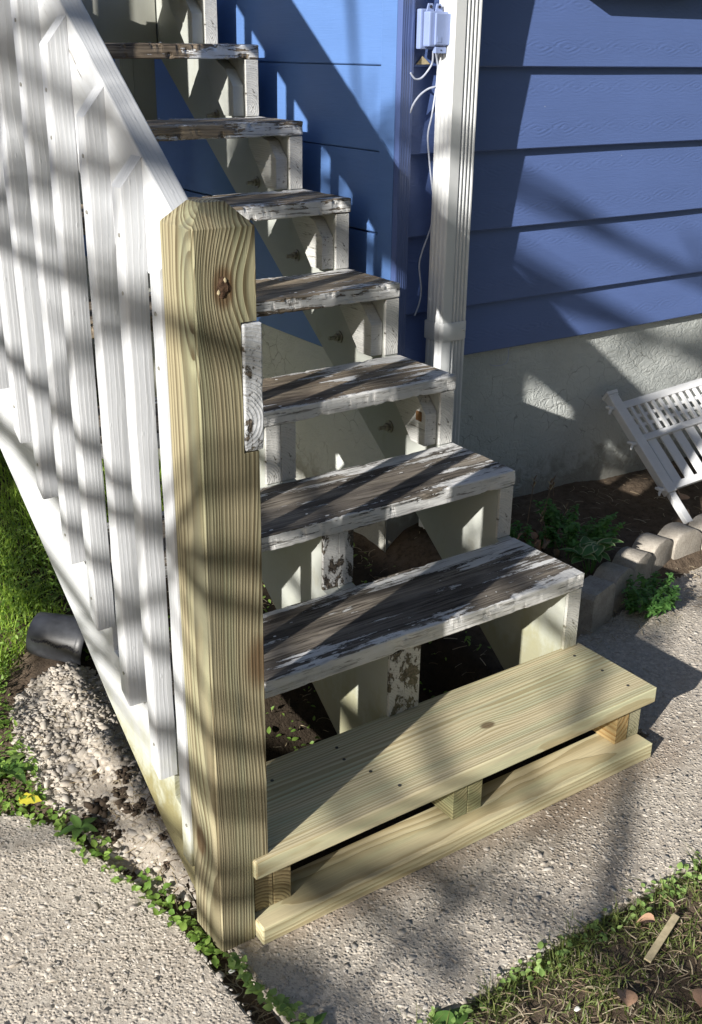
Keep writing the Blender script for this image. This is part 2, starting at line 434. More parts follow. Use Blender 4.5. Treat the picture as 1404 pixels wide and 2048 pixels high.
def siding_mat(name, base, emboss=True):
    n = NT(name); c = n.xyz(n.obj())
    fine = n.noise(n.scaled(n.obj(), (14, 14, 260)), 1, 4, .6)
    h = n.math('MULTIPLY', fine, .35)
    if emboss:
        offx = n.math('MULTIPLY', n.rand(), .1)
        wob = n.math('MULTIPLY', n.math('SUBTRACT', n.noise(n.scaled(n.obj(), (17, 17, 60)), 1, 4, .55), .5), .030)
        amp = n.ramp(n.noise(n.scaled(n.obj(), (3.1, 3, 6)), 1, 3, .6), .3, .7, .1, .9)
        for zr, ph in ((.052, 0.0), (.160, .06)):
            x = n.math('ADD', n.math('ADD', c[0], ph), offx)
            m = n.math('SUBTRACT', n.math('MULTIPLY', n.math('FRACT', n.math('MULTIPLY', x, 1 / .104)), .104), .052)
            z = n.math('ADD', n.math('SUBTRACT', c[2], zr), n.math('MULTIPLY', wob, .35))
            dx = n.math('MULTIPLY', m, 1 / .050); dz = n.math('MULTIPLY', z, 1 / .017)
            # eye-shaped contour lines: |z| grows where |x| does
            d = n.math('ADD', n.math('MULTIPLY', n.math('ABSOLUTE', dx), .95), n.math('ABSOLUTE', dz))
            d2 = n.math('SQRT', n.math('ADD', n.math('MULTIPLY', dx, dx), n.math('MULTIPLY', dz, dz)))
            dd = n.math('ADD', n.math('MULTIPLY', d, .55), n.math('MULTIPLY', d2, .45))
            dd = n.math('ADD', dd, n.math('MULTIPLY', wob, 16))
            s_ = n.math('SINE', n.math('MULTIPLY', dd, 11.0))
            az = n.math('MULTIPLY', z, 1 / .020)
            fall = n.math('POWER', 2.718, n.math('MULTIPLY', n.math('MULTIPLY', az, az), -1.0))
            h = n.math('ADD', h, n.math('MULTIPLY', n.math('MULTIPLY', n.math('MULTIPLY', s_, fall), amp), .17))
    v = n.noise(n.scaled(n.obj(), (3, 3, 9)), 1, 4, .6)
    cc = n.mix(n.ramp(v, .3, .7, 0, .5), base, tuple(b * .82 for b in base))
    sp = n.voro(n.scaled(n.world(), (9, 9, 9)), 1)
    cc = n.mix(n.ramp(sp, .012, .02, .6, 0), cc, (.55, .58, .62))
    return n.done(cc, .42, n.bump(h, .0022, 1.0), .45)
M['siding'] = siding_mat('blue embossed siding paint', (.108, .168, .392))
M['siding_flat'] = siding_mat('blue smooth siding paint', (.110, .215, .48), False)

def corner_mat():
    n = NT('blue corner trim paint'); c = n.xyz(n.obj())
    g = n.comb(c[2], c[0], c[1])
    ring, _ = rings(n, g, 150, (.05, .02), .05)
    return n.done((.085, .130, .31), .42, n.bump(ring, .0010, .9), .45)
M['corner'] = corner_mat()

def stucco_mat():
    n = NT('pale stucco foundation'); v = n.obj()
    a = n.noise(v, 26, 6, .6, .8); b = n.noise(v, 90, 4, .6)
    w = n.noise(n.scaled(v, (22, 22, 34)), 1, 3, .5, 1.6)
    rid = n.math('ABSOLUTE', n.math('SUBTRACT', w, .5))
    cr = n.voro(n.vmath('ADD', v, n.scaled(n.noise(v, 12, 3, .6, 0, True), (.05, .05, .05))), 16, 'DISTANCE_TO_EDGE')
    cm = n.math('MULTIPLY', n.ramp(cr, .006, .022, 1, 0), n.ramp(n.noise(v, 7, 3, .6), .53, .62, 0, 1))
    col_ = n.mix(n.ramp(n.noise(v, 3.5, 5, .6), .3, .7, 0, 1), (.46, .49, .475), (.58, .605, .585))
    col_ = n.mix(n.math('MULTIPLY', cm, .5), col_, (.11, .115, .10))
    wz = n.xyz(n.world())[2]
    dz = n.math('ADD', wz, n.math('MULTIPLY', n.math('SUBTRACT', a, .5), -.3))
    col_ = n.mix(n.ramp(dz, .12, .24, .6, 0, True), col_, (.20, .18, .14))
    h = n.math('ADD', n.math('MULTIPLY', a, 1.0), n.math('ADD', n.math('MULTIPLY', b, .25), n.ramp(rid, 0, .10, .0, .55)))
    h = n.math('SUBTRACT', h, n.math('MULTIPLY', cm, .5))
    return n.done(col_, .85, n.bump(h, .0026, .9), .2)
M['stucco'] = stucco_mat()

def simple(name, color, rough=.5, spec=.4, nscale=40, namp=.12, bump=.0004, metal=0):
    n = NT(name); v = n.obj()
    a = n.noise(v, nscale, 5, .6)
    c = n.mix(n.ramp(a, .3, .7, 0, 1), tuple(x * (1 - namp) for x in color), tuple(min(1, x * (1 + namp)) for x in color))
    return n.done(c, rough, n.bump(a, bump, .8), spec, Metallic=metal)
M['spout'] = simple('white downspout enamel', (.68, .70, .71), .35, .5, 12, .05, .0003)
M['box_plastic'] = simple('pale blue painted plastic box', (.24, .31, .54), .38, .5, 30, .05, .0002)
M['cable'] = simple('grey blue painted cable', (.44, .48, .58), .5, .4, 60, .12)
M['dark_hole'] = simple('dark opening', (.02, .02, .03), .7)
M['metal'] = simple('galvanised bolt', (.33, .32, .28), .5, .5, 80, .25, .0004, .4)
M['plastic_white'] = simple('white garden plastic', (.68, .69, .70), .4, .45, 20, .06, .0003)
M['pot'] = simple('black nursery pot plastic', (.045, .048, .055), .40, .5, 25, .4, .0006)
M['chip'] = simple('rust and bare wood chip', (.20, .11, .05), .8, .2)
M['trim'] = simple('dark blue window trim', (.05, .075, .20), .4, .4)
M['glass'] = simple('dark window glass', (.02, .03, .04), .06, .6, 4, .1, 0.0)
M['bark'] = simple('tree bark', (.11, .085, .065), .9, .2, 30, .4, .004)
M['knot'] = simple('knot wood', (.075, .045, .028), .8, .2, 200, .6, .002)
M['dryleaf'] = simple('dry tan leaf', (.42, .26, .17), .7, .3, 60, .25, .0006)
M['straw'] = simple('straw', (.46, .39, .25), .75, .3, 60, .25, .0004)
M['twigdry'] = simple('dry stem', (.22, .16, .11), .85, .2, 80, .35, .0006)
M['white_crumb'] = simple('white paint flake', (.75, .75, .73), .6, .3)
M['screw'] = simple('dark screw head', (.05, .05, .045), .5, .5)
M['petal'] = simple('yellowed leaf', (.62, .55, .06), .5, .4, 30, .2, .0006)
M['red_trim'] = simple('brick chip', (.35, .14, .08), .8)

def concrete_mat():
    n = NT('exposed aggregate concrete'); v = n.world()
    a = n.noise(v, 3.0, 5, .6); b = n.noise(v, 60, 5, .7); st = n.noise(v, 1.6, 4, .6, .5)
    f = n.noise(v, 300, 3, .6)
    c = n.mix(n.ramp(a, .3, .7, 0, 1), (.50, .445, .37), (.64, .585, .505))
    c = n.mix(n.ramp(b, .4, .7, 0, .6), c, (.15, .12, .095))
    c = n.mix(n.ramp(f, .5, .75, 0, .4), c, (.42, .39, .35))
    vc = n.voro(n.vmath('ADD', v, n.scaled(n.noise(v, 90, 2, .5, 0, True), (.006, .006, .006))), 125, 'F1', 1.0, 'Color')
    vr = n.xyz(vc)
    c = n.mix(n.math('MULTIPLY', n.ramp(vr[0], .45, .55, 0, .75), 1.0), c, n.mix(vr[1], (.38, .33, .27), (.66, .60, .515)))
    c = n.mix(n.ramp(st, .5, .72, 0, .55, True), c, (.20, .16, .12))
    # reddish soil washed along the foot of the stairs
    y = n.xyz(v)
    s_ = n.math('ADD', y[1], n.math('MULTIPLY', n.math('SUBTRACT', st, .5), .12))
    inx = n.math('MULTIPLY', n.ramp(y[0], .15, .3, 0, 1), n.ramp(y[0], 1.3, 1.5, 1, 0))
    c = n.mix(n.math('MULTIPLY', n.ramp(s_, -.085, -.03, 0, .35, True), inx), c, (.20, .125, .075))
    h = n.math('ADD', n.math('MULTIPLY', b, 1.2), n.math('MULTIPLY', f, .5))
    h = n.math('ADD', h, n.math('MULTIPLY', n.ramp(n.voro(v, 125), .1, .5, 1, 0), .8))
    return n.done(c, .88, n.bump(h, .0022, 1.0), .2)
M['concrete'] = concrete_mat()

def island_mat(name, cols, rough=.8, spec=.25, bump=.001, nscale=150):
    n = NT(name); r = n.geo()
    cr = n.t.nodes.new('ShaderNodeValToRGB'); cr.color_ramp.interpolation = 'LINEAR'
    els = cr.color_ramp.elements
    while len(els) < len(cols): els.new(.5)
    for i, c in enumerate(cols):
        els[i].position = i / (len(cols) - 1); els[i].color = (*c, 1)
    n.t.links.new(r, cr.inputs[0])
    a = n.noise(n.world(), nscale, 4, .6)
    c = n.mix(n.ramp(a, .4, .7, 0, .3), cr.outputs[0], (.12, .10, .08))
    return n.done(c, rough, n.bump(a, bump, .8), spec)
M['pebble'] = island_mat('aggregate stones', [(.44, .39, .325), (.54, .49, .43), (.40, .355, .30), (.60, .56, .50), (.50, .45, .39), (.43, .41, .38), (.46, .41, .34)], .7)
M['gravel'] = island_mat('crushed stone', [(.42, .37, .31), (.52, .475, .41), (.36, .33, .29), (.58, .53, .46), (.46, .42, .36), (.34, .32, .30)], .8)
M['clod'] = island_mat('dark soil clods', [(.035, .025, .017), (.06, .043, .030), (.085, .063, .045)], .95)
M['litter'] = island_mat('plant litter', [(.30, .22, .13), (.46, .39, .26), (.20, .13, .08), (.55, .48, .35), (.33, .27, .18)], .8)

def leaf_mat(name, a, b, edge=None, per='island', trans=.25, rough=.5):
    n = NT(name); r = n.geo() if per == 'island' else n.rand()
    v = n.noise(n.world(), 70, 3, .6)
    c = n.mix(r, a, b)
    c = n.mix(n.ramp(v, .4, .7, 0, .35), c, tuple(x * .6 for x in a))
    if edge is not None:
        uv = n.xyz(n.tc.outputs['UV'])
        d = n.math('ABSOLUTE', n.math('SUBTRACT', uv[0], .5))
        c = n.mix(n.ramp(d, .36, .42, 0, .9), c, edge)
    n.bsdf.inputs['Transmission Weight'].default_value = 0
    m = n.done(c, rough, n.bump(v, .0006, .6), .35)
    # thin leaf: some light passes through
    tr = n.t.nodes.new('ShaderNodeBsdfTranslucent'); n.set(tr.inputs[0], n.mix(.5, c, (b[0] * 1.6, b[1] * 1.6, b[2])))
    mx = n.t.nodes.new('ShaderNodeMixShader'); mx.inputs[0].default_value = trans
    n.t.links.new(n.bsdf.outputs[0], mx.inputs[1]); n.t.links.new(tr.outputs[0], mx.inputs[2])
    n.t.links.new(mx.outputs[0], n.out.inputs[0])
    return m
M['grass'] = leaf_mat('lawn grass', (.17, .31, .035), (.38, .53, .09), trans=.35)
M['grass_dry'] = leaf_mat('thin worn grass', (.10, .15, .035), (.26, .30, .10), trans=.3)
M['weed'] = leaf_mat('small weed leaves', (.11, .22, .035), (.30, .44, .10), trans=.3)
M['weed_pale'] = leaf_mat('pale green weed leaves', (.20, .33, .09), (.34, .48, .16), trans=.3)
M['mint'] = leaf_mat('dark green nettle leaves', (.07, .19, .045), (.16, .33, .09), trans=.2)
M['varieg'] = leaf_mat('variegated leaves', (.08, .20, .06), (.12, .26, .08), edge=(.50, .54, .30), per='obj', trans=.2)
M['broad'] = leaf_mat('broad weed leaves', (.07, .15, .035), (.14, .26, .06), per='obj', trans=.25)

def soil_mat():
    n = NT('garden soil'); v = n.world()
    a = n.noise(v, 5, 6, .65); b = n.noise(v, 45, 6, .7); f = n.noise(v, 200, 3, .6)
    c = n.mix(n.ramp(a, .3, .7, 0, 1), (.10, .072, .050), (.17, .13, .095))
    c = n.mix(n.ramp(b, .45, .7, 0, .8), c, (.045, .032, .022))
    c = n.mix(n.ramp(f, .6, .75, 0, .4), c, (.26, .21, .16))
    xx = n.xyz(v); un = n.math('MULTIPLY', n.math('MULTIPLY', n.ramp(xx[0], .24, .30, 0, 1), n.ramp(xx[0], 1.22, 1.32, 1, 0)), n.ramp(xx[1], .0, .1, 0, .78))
    c = n.mix(un, c, (.022, .017, .012))  # soil colour darkened under the stairs, painted shade
    h = n.math('ADD', n.math('MULTIPLY', b, 1.5), n.math('MULTIPLY', f, .4))
    return n.done(c, .95, n.bump(h, .006, 1), .15)
M['soil'] = soil_mat()

def block_mat():
    n = NT('cast concrete edging'); v = n.obj()
    a = n.noise(v, 18, 5, .65); b = n.noise(v, 160, 4, .7)
    c = n.mix(n.ramp(a, .3, .7, 0, 1), (.30, .27, .23), (.50, .46, .40))
    c = n.mix(n.ramp(b, .5, .75, 0, .5), c, (.10, .09, .075))
    return n.done(c, .9, n.bump(n.math('ADD', a, b), .002, 1), .2)
M['edging'] = block_mat()

# ------------------------------------------------------------------ ground
def lerp(a, b, t): return a + (b - a) * t
def sst(a, b, x):
    t = np.clip((x - a) / (b - a), 0, 1); return t * t * (3 - 2 * t)
def soil_h(x, y):
    x = np.asarray(x, float); y = np.asarray(y, float)
    h = -.030 + 0 * x
    bed = sst(.50, .66, y) * sst(1.28, 1.42, x) * (.092 + .05 * sst(.62, 1.08, y) - .035 * sst(1.8, 2.6, x))
    und = sst(.45, .9, y) * sst(.18, .3, x) * (1 - sst(1.28, 1.42, x)) * .055 - .16 * sst(.27, .33, x) * sst(1.22, 1.14, x) * sst(.03, .12, y) * sst(.72, .5, y)
    lawn = (1 - sst(.22, .36, x)) * sst(.45, .9, y) * .045
    gr = .030 * np.exp(-(((x - .17) / .13) ** 2 + ((y - .68) / .22) ** 2))
    ridge = .075 * np.exp(-((x - .235) / .05) ** 2) * sst(.12, .30, y) * sst(.75, .55, y)
    front = sst(-.27, -.36, y) * sst(.15, .25, x) * .026
    h = h + bed + und + lawn + gr + front + ridge
    h = h + .006 * np.sin(x * 17 + y * 9) * np.cos(y * 21 - x * 5) * sst(-.02, .03, h + .05)
    return h

def ground_part(name, x0, x1, y0, y1, nx, ny, mat):
    xs = np.linspace(x0, x1, nx); ys = np.linspace(y0, y1, ny)
    X, Y = np.meshgrid(xs, ys); Z = soil_h(X, Y) + nrng.normal(0, .0009, X.shape)
    V = np.stack([X.ravel(), Y.ravel(), Z.ravel()], 1)
    i = np.arange(nx * ny).reshape(ny, nx)
    F = np.stack([i[:-1, :-1], i[:-1, 1:], i[1:, 1:], i[1:, :-1]], -1).reshape(-1, 4)
    me = mesh_np(name, V, F); me.shade_smooth()
    o = link(name, me, mat); return o
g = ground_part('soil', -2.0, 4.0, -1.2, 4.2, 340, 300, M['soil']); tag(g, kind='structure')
# wide ground sheet out to the horizon
V = [(-200, -200, -.3), (200, -200, -.3), (200, 200, -.3), (-200, 200, -.3)]
g2n = NT('distant lawn'); gg = g2n.noise(g2n.world(), 2.0, 5, .7)
g2 = link('ground', mesh_from('ground', V, [(0, 1, 2, 3)]), g2n.done(g2n.mix(gg, (.05, .08, .02), (.10, .13, .05)), .95)); tag(g2, kind='structure')

def slab(name, pts, z=0.0, t=.08):
    bm = bmesh.new(); vs = [bm.verts.new((p[0], p[1], z)) for p in pts]
    f = bm.faces.new(vs); ex = bmesh.ops.extrude_face_region(bm, geom=[f])
    bmesh.ops.translate(bm, verts=[q for q in ex['geom'] if isinstance(q, bmesh.types.BMVert)], vec=(0, 0, -t))
    bmesh.ops.recalc_face_normals(bm, faces=bm.faces)
    top = [e for e in bm.edges if all(abs(v.co.z - z) < 1e-6 for v in e.verts)]
    bmesh.ops.bevel(bm, geom=top, offset=.006, segments=3, affect='EDGES')
    o = link(name, bm_mesh(name, bm), M['concrete']); tag(o, kind='structure'); return o
def jitter(pts, a, r_, step=.06):
    out = []
    for i in range(len(pts) - 1):
        p = Vector(pts[i]); q = Vector(pts[i + 1]); m = max(1, int((q - p).length / step))
        if (q - p).length > 2.5: m = 1
        for k in range(m):
            t = p.lerp(q, k / m); out.append((t.x + r_.uniform(-a, a), t.y + r_.uniform(-a, a)))
    out.append(pts[-1]); return out
SL = [(-5, .68), (-.25, .66), (-.06, .625), (.03, .57), (.075, .48), (.105, .38), (.13, .27), (.150, .15), (.158, 0), (.160, -.3), (.165, -1.0), (.165, -6), (-5, -6)]
slab('concrete_slab', jitter(SL[:11], .004, rnd) + SL[11:])
SR = [(.205, -6), (.202, -.305), (.202, .05), (1.305, .05), (1.31, .44), (1.55, .47), (1.9, .54), (2.3, .60), (8, 1.0), (8, -.30), (2.6, -.30), (2.2, -.297), (1.6, -.292), (1.1, -.296), (.7, -.290), (.40, -.300), (.36, -.42), (.35, -6)]
slab('concrete_path', SR[:2] + jitter(SR[1:9], .003, rnd)[1:] + jitter(SR[9:17], .006, rnd) + SR[17:])

def inside(poly, X, Y):
    c = np.zeros(X.shape, bool); n = len(poly); j = n - 1
    for i in range(n):
        xi, yi = poly[i]; xj, yj = poly[j]
        cond = ((yi > Y) != (yj > Y)) & (X < (xj - xi) * (Y - yi) / (yj - yi + 1e-12) + xi)
        c ^= cond; j = i
    return c

def stones(name, P, S, mat, flat=.5, sink=.3, seedv=1, rough=.45):
    """angular stones: distorted octa/cubes, one island each; P (n,3) centres, S sizes"""
    rg = np.random.default_rng(seedv)
    bm = bmesh.new(); bmesh.ops.create_icosphere(bm, subdivisions=1, radius=1)
    base = np.array([v.co[:] for v in bm.verts]); F0 = np.array([[v.index for v in f.verts] for f in bm.faces]); bm.free()
    n = len(P); k = len(base)
    B = np.repeat(base[None], n, 0)
    B *= rg.uniform(rough, 1.3, (n, k, 1))
    sc = np.stack([rg.uniform(.75, 1.5, n), rg.uniform(.55, 1.0, n), rg.uniform(.7, 1.2, n) * flat], 1)
    B *= sc[:, None, :]
    a = rg.uniform(0, 2 * np.pi, n); tx = rg.normal(0, .22, n)
    ca, sa = np.cos(a), np.sin(a); ct, st = np.cos(tx), np.sin(tx)
    y = B[..., 1] * ct[:, None] - B[..., 2] * st[:, None]; z = B[..., 1] * st[:, None] + B[..., 2] * ct[:, None]
    x = B[..., 0] * ca[:, None] - y * sa[:, None]; y2 = B[..., 0] * sa[:, None] + y * ca[:, None]
    V = np.stack([x, y2, z], -1) * S[:, None, None] * .5 + P[:, None, :]
    V[..., 2] -= (S * .5 * flat * sink)[:, None]
    F = (F0[None] + (np.arange(n) * k)[:, None, None]).reshape(-1, 3)
    me = mesh_np(name, V.reshape(-1, 3), F)
    return link(name, me, mat)

# exposed aggregate in the two slabs (only where the camera comes near it)
N_ = 105000
px = nrng.uniform(-.5, 2.7, N_); py = nrng.uniform(-.72, .80, N_)
keep = (inside(SL, px, py) | inside(SR, px, py))
dens = .5 + .5 * np.sin(px * 5.1 + 1.3 * np.sin(py * 7)) * np.cos(py * 6.3 + 2 * np.sin(px * 3.3))
keep &= nrng.uniform(0, 1, N_) < (.62 + .38 * dens)
keep &= ~((py > -.075 + .02 * np.sin(px * 23)) & (px > .2) & (px < 1.3) & (nrng.uniform(0, 1, N_) < .75))
px, py = px[keep], py[keep]; n_ = len(px)
sz = np.clip(nrng.lognormal(math.log(.0080), .45, n_), .003, .022)
o = stones('aggregate_stones', np.stack([px, py, np.zeros(n_)], 1), sz, M['pebble'], .26, .56, 3)
tag(o, 'pale chips of stone set in the concrete slabs', 'stone chips', kind='stuff')

# ------------------------------------------------------------------ gravel heap, clods, litter
GP = [(.13, .93), (.20, 1.0), (.34, .96), (.37, .70), (.31, .42), (.235, .20), (.19, .13), (.155, .25), (.125, .40), (.10, .50), (.075, .60), (.085, .75)]
def patch(name, poly, lift, mat, st_=.006):
    P = np.array(poly); xs = np.arange(P[:, 0].min(), P[:, 0].max(), st_); ys = np.arange(P[:, 1].min(), P[:, 1].max(), st_)
    X, Y_ = np.meshgrid(xs, ys); Z_ = soil_h(X, Y_) + lift + nrng.normal(0, .0011, X.shape)
    i = np.arange(X.size).reshape(X.shape); F = np.stack([i[:-1, :-1], i[:-1, 1:], i[1:, 1:], i[1:, :-1]], -1).reshape(-1, 4)
    jx, jy = X + .012 * np.sin(Y_ * 61 + X * 40), Y_ + .012 * np.sin(X * 53)
    k = inside(poly, jx, jy).ravel(); F = F[k[F].all(1)]
    me = mesh_np(name, np.stack([X.ravel(), Y_.ravel(), Z_.ravel()], 1), F); me.shade_smooth()
    o = link(name, me, mat); o['kind'] = 'structure'; return o
dn = NT('gravel dust'); dv = dn.world(); d1 = dn.noise(dv, 8, 5, .65); d2 = dn.noise(dv, 120, 5, .7)
dc = dn.mix(dn.ramp(d1, .35, .65, 0, 1), (.27, .24, .20), (.42, .38, .325)); dc = dn.mix(dn.ramp(d2, .5, .7, 0, .6), dc, (.22, .17, .13))
patch('gravel_bed', GP, .005, dn.done(dc, .9, dn.bump(d2, .004, 1), .15))
N_ = 12000
px = nrng.uniform(-.05, .4, N_); py = nrng.uniform(.1, 1.05, N_)
k_ = inside(GP, px, py) & (nrng.uniform(0, 1, N_) < np.where(py < .42, .35, 1.0) * np.where((py > .42) & (py < .56) & (px > .12), .45, 1))
px, py = px[k_], py[k_]; sz = np.clip(nrng.lognormal(math.log(.0115), .55, len(px)), .004, .036)
pz = soil_h(px, py) + nrng.uniform(-.002, .008, len(px)) + .003
o = stones('gravel', np.stack([px, py, pz], 1), sz, M['gravel'], .52, .40, 5, .34)
tag(o, 'heap of pale crushed stone beside the skirt of the stairs', 'gravel', kind='stuff')
cl = [(.175, .50, .030), (.205, .475, .026), (.145, .455, .030), (.20, .43, .022), (.215, .40, .024), (.165, .42, .026), (.225, .50, .022), (.235, .36, .018), (.19, .56, .016), (.13, .49, .018), (.215, .30, .014), (.20, .25, .013)]
P_, S_ = [], []
for (x, y, s) in cl:
    for k in range(44):
        P_.append((x + rnd.gauss(0, s * .42), y + rnd.gauss(0, s * .42), float(soil_h(x, y)) + rnd.uniform(0, s * .55))); S_.append(rnd.uniform(.18, .75) * s)
o = stones('soil_clods', np.array(P_), np.array(S_), M['clod'], .8, .1, 8)
tag(o, 'dark crumbly soil clods lying in the gravel', 'soil clods', kind='stuff')

def litter(name, regions, mat, seedv, wid=.0016, up=.006, ln=(.012, .06)):
    rg = np.random.default_rng(seedv); VV = []; FF = []; base = 0
    for (x0, x1, y0, y1, cnt, poly, z0) in regions:
        x = rg.uniform(x0, x1, cnt); y = rg.uniform(y0, y1, cnt)
        if poly is not None:
            k = inside(poly, x, y); x, y = x[k], y[k]
        c = len(x); L = rg.uniform(ln[0], ln[1], c); a = rg.uniform(0, np.pi * 2, c); w = wid * rg.uniform(.5, 1.6, c)
        z = (soil_h(x, y) if z0 is None else z0) + rg.uniform(.001, up, c); bend = rg.normal(0, .5, c); pit = rg.normal(0, .12, c)
        segs = 4; pts = []
        for s in range(segs + 1):
            t = s / segs - .5
            ang = a + bend * t
            pts.append(np.stack([x + L * t * np.cos(ang), y + L * t * np.sin(ang), z + L * t * pit + .002 * np.cos(t * 3)], 1))
        nx_, ny_ = -np.sin(a), np.cos(a)
        tri = []
        for s in range(segs + 1):
            for (ox, oz) in ((-1, 0), (0, .9), (1, 0)):
                q = pts[s].copy(); q[:, 0] += nx_ * w * ox; q[:, 1] += ny_ * w * ox; q[:, 2] += w * oz; tri.append(q)
        V = np.stack(tri, 1)   # c, (segs+1)*3, 3
        f0 = []
        for s in range(segs):
            for j in range(2):
                A = s * 3 + j; f0.append((A, A + 1, A + 4, A + 3))
        f0 = np.array(f0)
        F = (f0[None] + (np.arange(c) * (segs + 1) * 3)[:, None, None]).reshape(-1, 4) + base
        VV.append(V.reshape(-1, 3)); FF.append(F); base += c * (segs + 1) * 3
    me = mesh_np(name, np.concatenate(VV), np.concatenate(FF))
    return link(name, me, mat)
o = litter('plant_litter', [(.35, 3.0, -1.1, -.31, 9000, None, None), (1.3, 2.6, .5, 1.06, 260, None, None), (.3, 1.3, .5, 1.7, 900, None, None),
                            (.12, .26, .05, .5, 420, None, None), (.165, .2, -.45, .1, 160, None, None), (1.3, 2.4, .38, .62, 420, None, .002), (-.1, .3, .55, .9, 160, None, None)], M['litter'], 21, .0008, .010, (.010, .045))
tag(o, 'dry stalks and straw lying on the soil', 'plant litter', kind='stuff')

# ------------------------------------------------------------------ grass
def blades(name, x, y, H, mat, seedv, wid=.0022, lean=.45, z=None, segs=4):
    rg = np.random.default_rng(seedv); n = len(x)
    z = soil_h(x, y) if z is None else z
    a = rg.uniform(0, 2 * np.pi, n); L = H * rg.uniform(.5, 1.25, n); ln = np.abs(rg.normal(lean, lean * .5, n)); w = wid * rg.uniform(.6, 1.4, n)
    fa = a + np.pi / 2 + rg.normal(0, .6, n)
    rows = []
    for s in range(segs + 1):
        t = s / segs
        r_ = L * ln * t * t * 1.1; zz = L * t * (1 - .35 * ln * t)
        ww = w * (1 - t ** 1.6) + .00015
        cx_ = x + np.cos(a) * r_; cy_ = y + np.sin(a) * r_
        for sgn in (-1, 1):
            rows.append(np.stack([cx_ + np.cos(fa) * ww * sgn, cy_ + np.sin(fa) * ww * sgn, z + zz - .004], 1))
    V = np.stack(rows, 1)
    f0 = np.array([(s * 2, s * 2 + 1, s * 2 + 3, s * 2 + 2) for s in range(segs)])
    F = (f0[None] + (np.arange(n) * (segs + 1) * 2)[:, None, None]).reshape(-1, 4)
    me = mesh_np(name, V.reshape(-1, 3), F); me.shade_smooth()
    return link(name, me, mat)
LW = [(-.9, .68), (-.1, .72), (.0, .80), (.05, .95), (.16, 1.06), (.33, 1.22), (.45, 1.35), (1.25, 1.7), (1.25, 4), (-.9, 4)]
N_ = 60000
x = nrng.uniform(-.5, 1.25, N_); y = .68 + (3.6 - .68) * nrng.uniform(0, 1, N_) ** 1.25
k_ = inside(LW, x, y)
clump = .5 + .5 * np.sin(x * 23 + 2 * np.sin(y * 11)) * np.cos(y * 19 + np.sin(x * 13))
k_ &= nrng.uniform(0, 1, N_) < (.35 + .65 * clump)
o = blades('lawn_grass', x[k_], y[k_], .028 + .05 * clump[k_], M['grass'], 31, .0017, .7)
tag(o, 'bright green lawn grass beyond the stair skirt', 'grass', kind='stuff')
N_ = 60000
x = nrng.uniform(.34, 3.0, N_); y = nrng.uniform(-1.1, -.285, N_)
edge = np.exp(-((y + .315 + .012 * np.sin(x * 31)) / .035) ** 2) * (.35 + .65 * (np.sin(x * 13) * np.sin(x * 29 + 1) > -.1))
pt = .5 + .5 * np.sin(x * 19 + 3 * np.sin(y * 9)) * np.cos(y * 27 + 2 * np.sin(x * 8))
k_ = nrng.uniform(0, 1, N_) < (.22 + .75 * edge + .75 * pt ** 2)
o = blades('worn_grass', x[k_], y[k_], .018 + .022 * edge[k_] + .01 * pt[k_], M['grass_dry'], 33, .0013, .8)
tag(o, 'thin worn grass at the corner in front of the path', 'grass', kind='stuff')

# leaves ----------------------------------------------------------------------
def leaf_grid(L, W, fold=.25, droop=.3, nl=6, tip=1.0, serr=0.0):
    V = []; F = []; UV = []
    for i in range(nl + 1):
        t = i / nl
        w = W * .5 * (math.sin(math.pi * min(1, t ** .72)) ** .85 if t < 1 else 0) + (.0004)
        if serr and i % 2: w *= 1 - serr
        for j, u in enumerate((-1, -.5, 0, .5, 1)):
            V.append((L * t * math.cos(droop * t), w * u, abs(w * u) * fold - L * t * math.sin(droop * t) * .8))
            UV.append((u * .5 + .5, t))
    for i in range(nl):
        for j in range(4):
            a = i * 5 + j; F.append((a, a + 1, a + 6, a + 5))
    return np.array(V), np.array(F), UV

def leaf_mesh(name, L, W, fold=.25, droop=.3, nl=7, serr=0):
    V, F, UV = leaf_grid(L, W, fold, droop, nl, serr=serr)
    me = mesh_from(name, V, F, True)
    uv = me.uv_layers.new(name='UVMap')
    for p in me.polygons:
        for li in p.loop_indices: uv.data[li].uv = UV[me.loops[li].vertex_index]
    return me

def leaf_cloud(name, P, D, S, mat, seedv, W=.6, fold=.25, droop=.3, parent=None):
    """many small leaves in one mesh; P positions, D yaw, S sizes, pitch random"""
    rg = np.random.default_rng(seedv)
    V0, F0, UV = leaf_grid(1.0, W, fold, droop, 4); n = len(P); k = len(V0)
    pit = rg.normal(.25, .38, n); rol = rg.normal(0, .3, n)
    B = np.repeat(V0[None], n, 0) * S[:, None, None]
    cr, sr = np.cos(rol)[:, None], np.sin(rol)[:, None]
    y = B[..., 1] * cr - B[..., 2] * sr; z = B[..., 1] * sr + B[..., 2] * cr
    cp, sp = np.cos(pit)[:, None], np.sin(pit)[:, None]
    x = B[..., 0] * cp - z * sp; z = B[..., 0] * sp + z * cp
    cd_, sd_ = np.cos(D)[:, None], np.sin(D)[:, None]
    X = x * cd_ - y * sd_; Y = x * sd_ + y * cd_
    V = np.stack([X, Y, z], -1) + P[:, None, :]
    F = (F0[None] + (np.arange(n) * k)[:, None, None]).reshape(-1, 4)
    me = mesh_np(name, V.reshape(-1, 3), F); me.shade_smooth()
    o = link(name, me, mat, (0, 0, 0), parent); return o

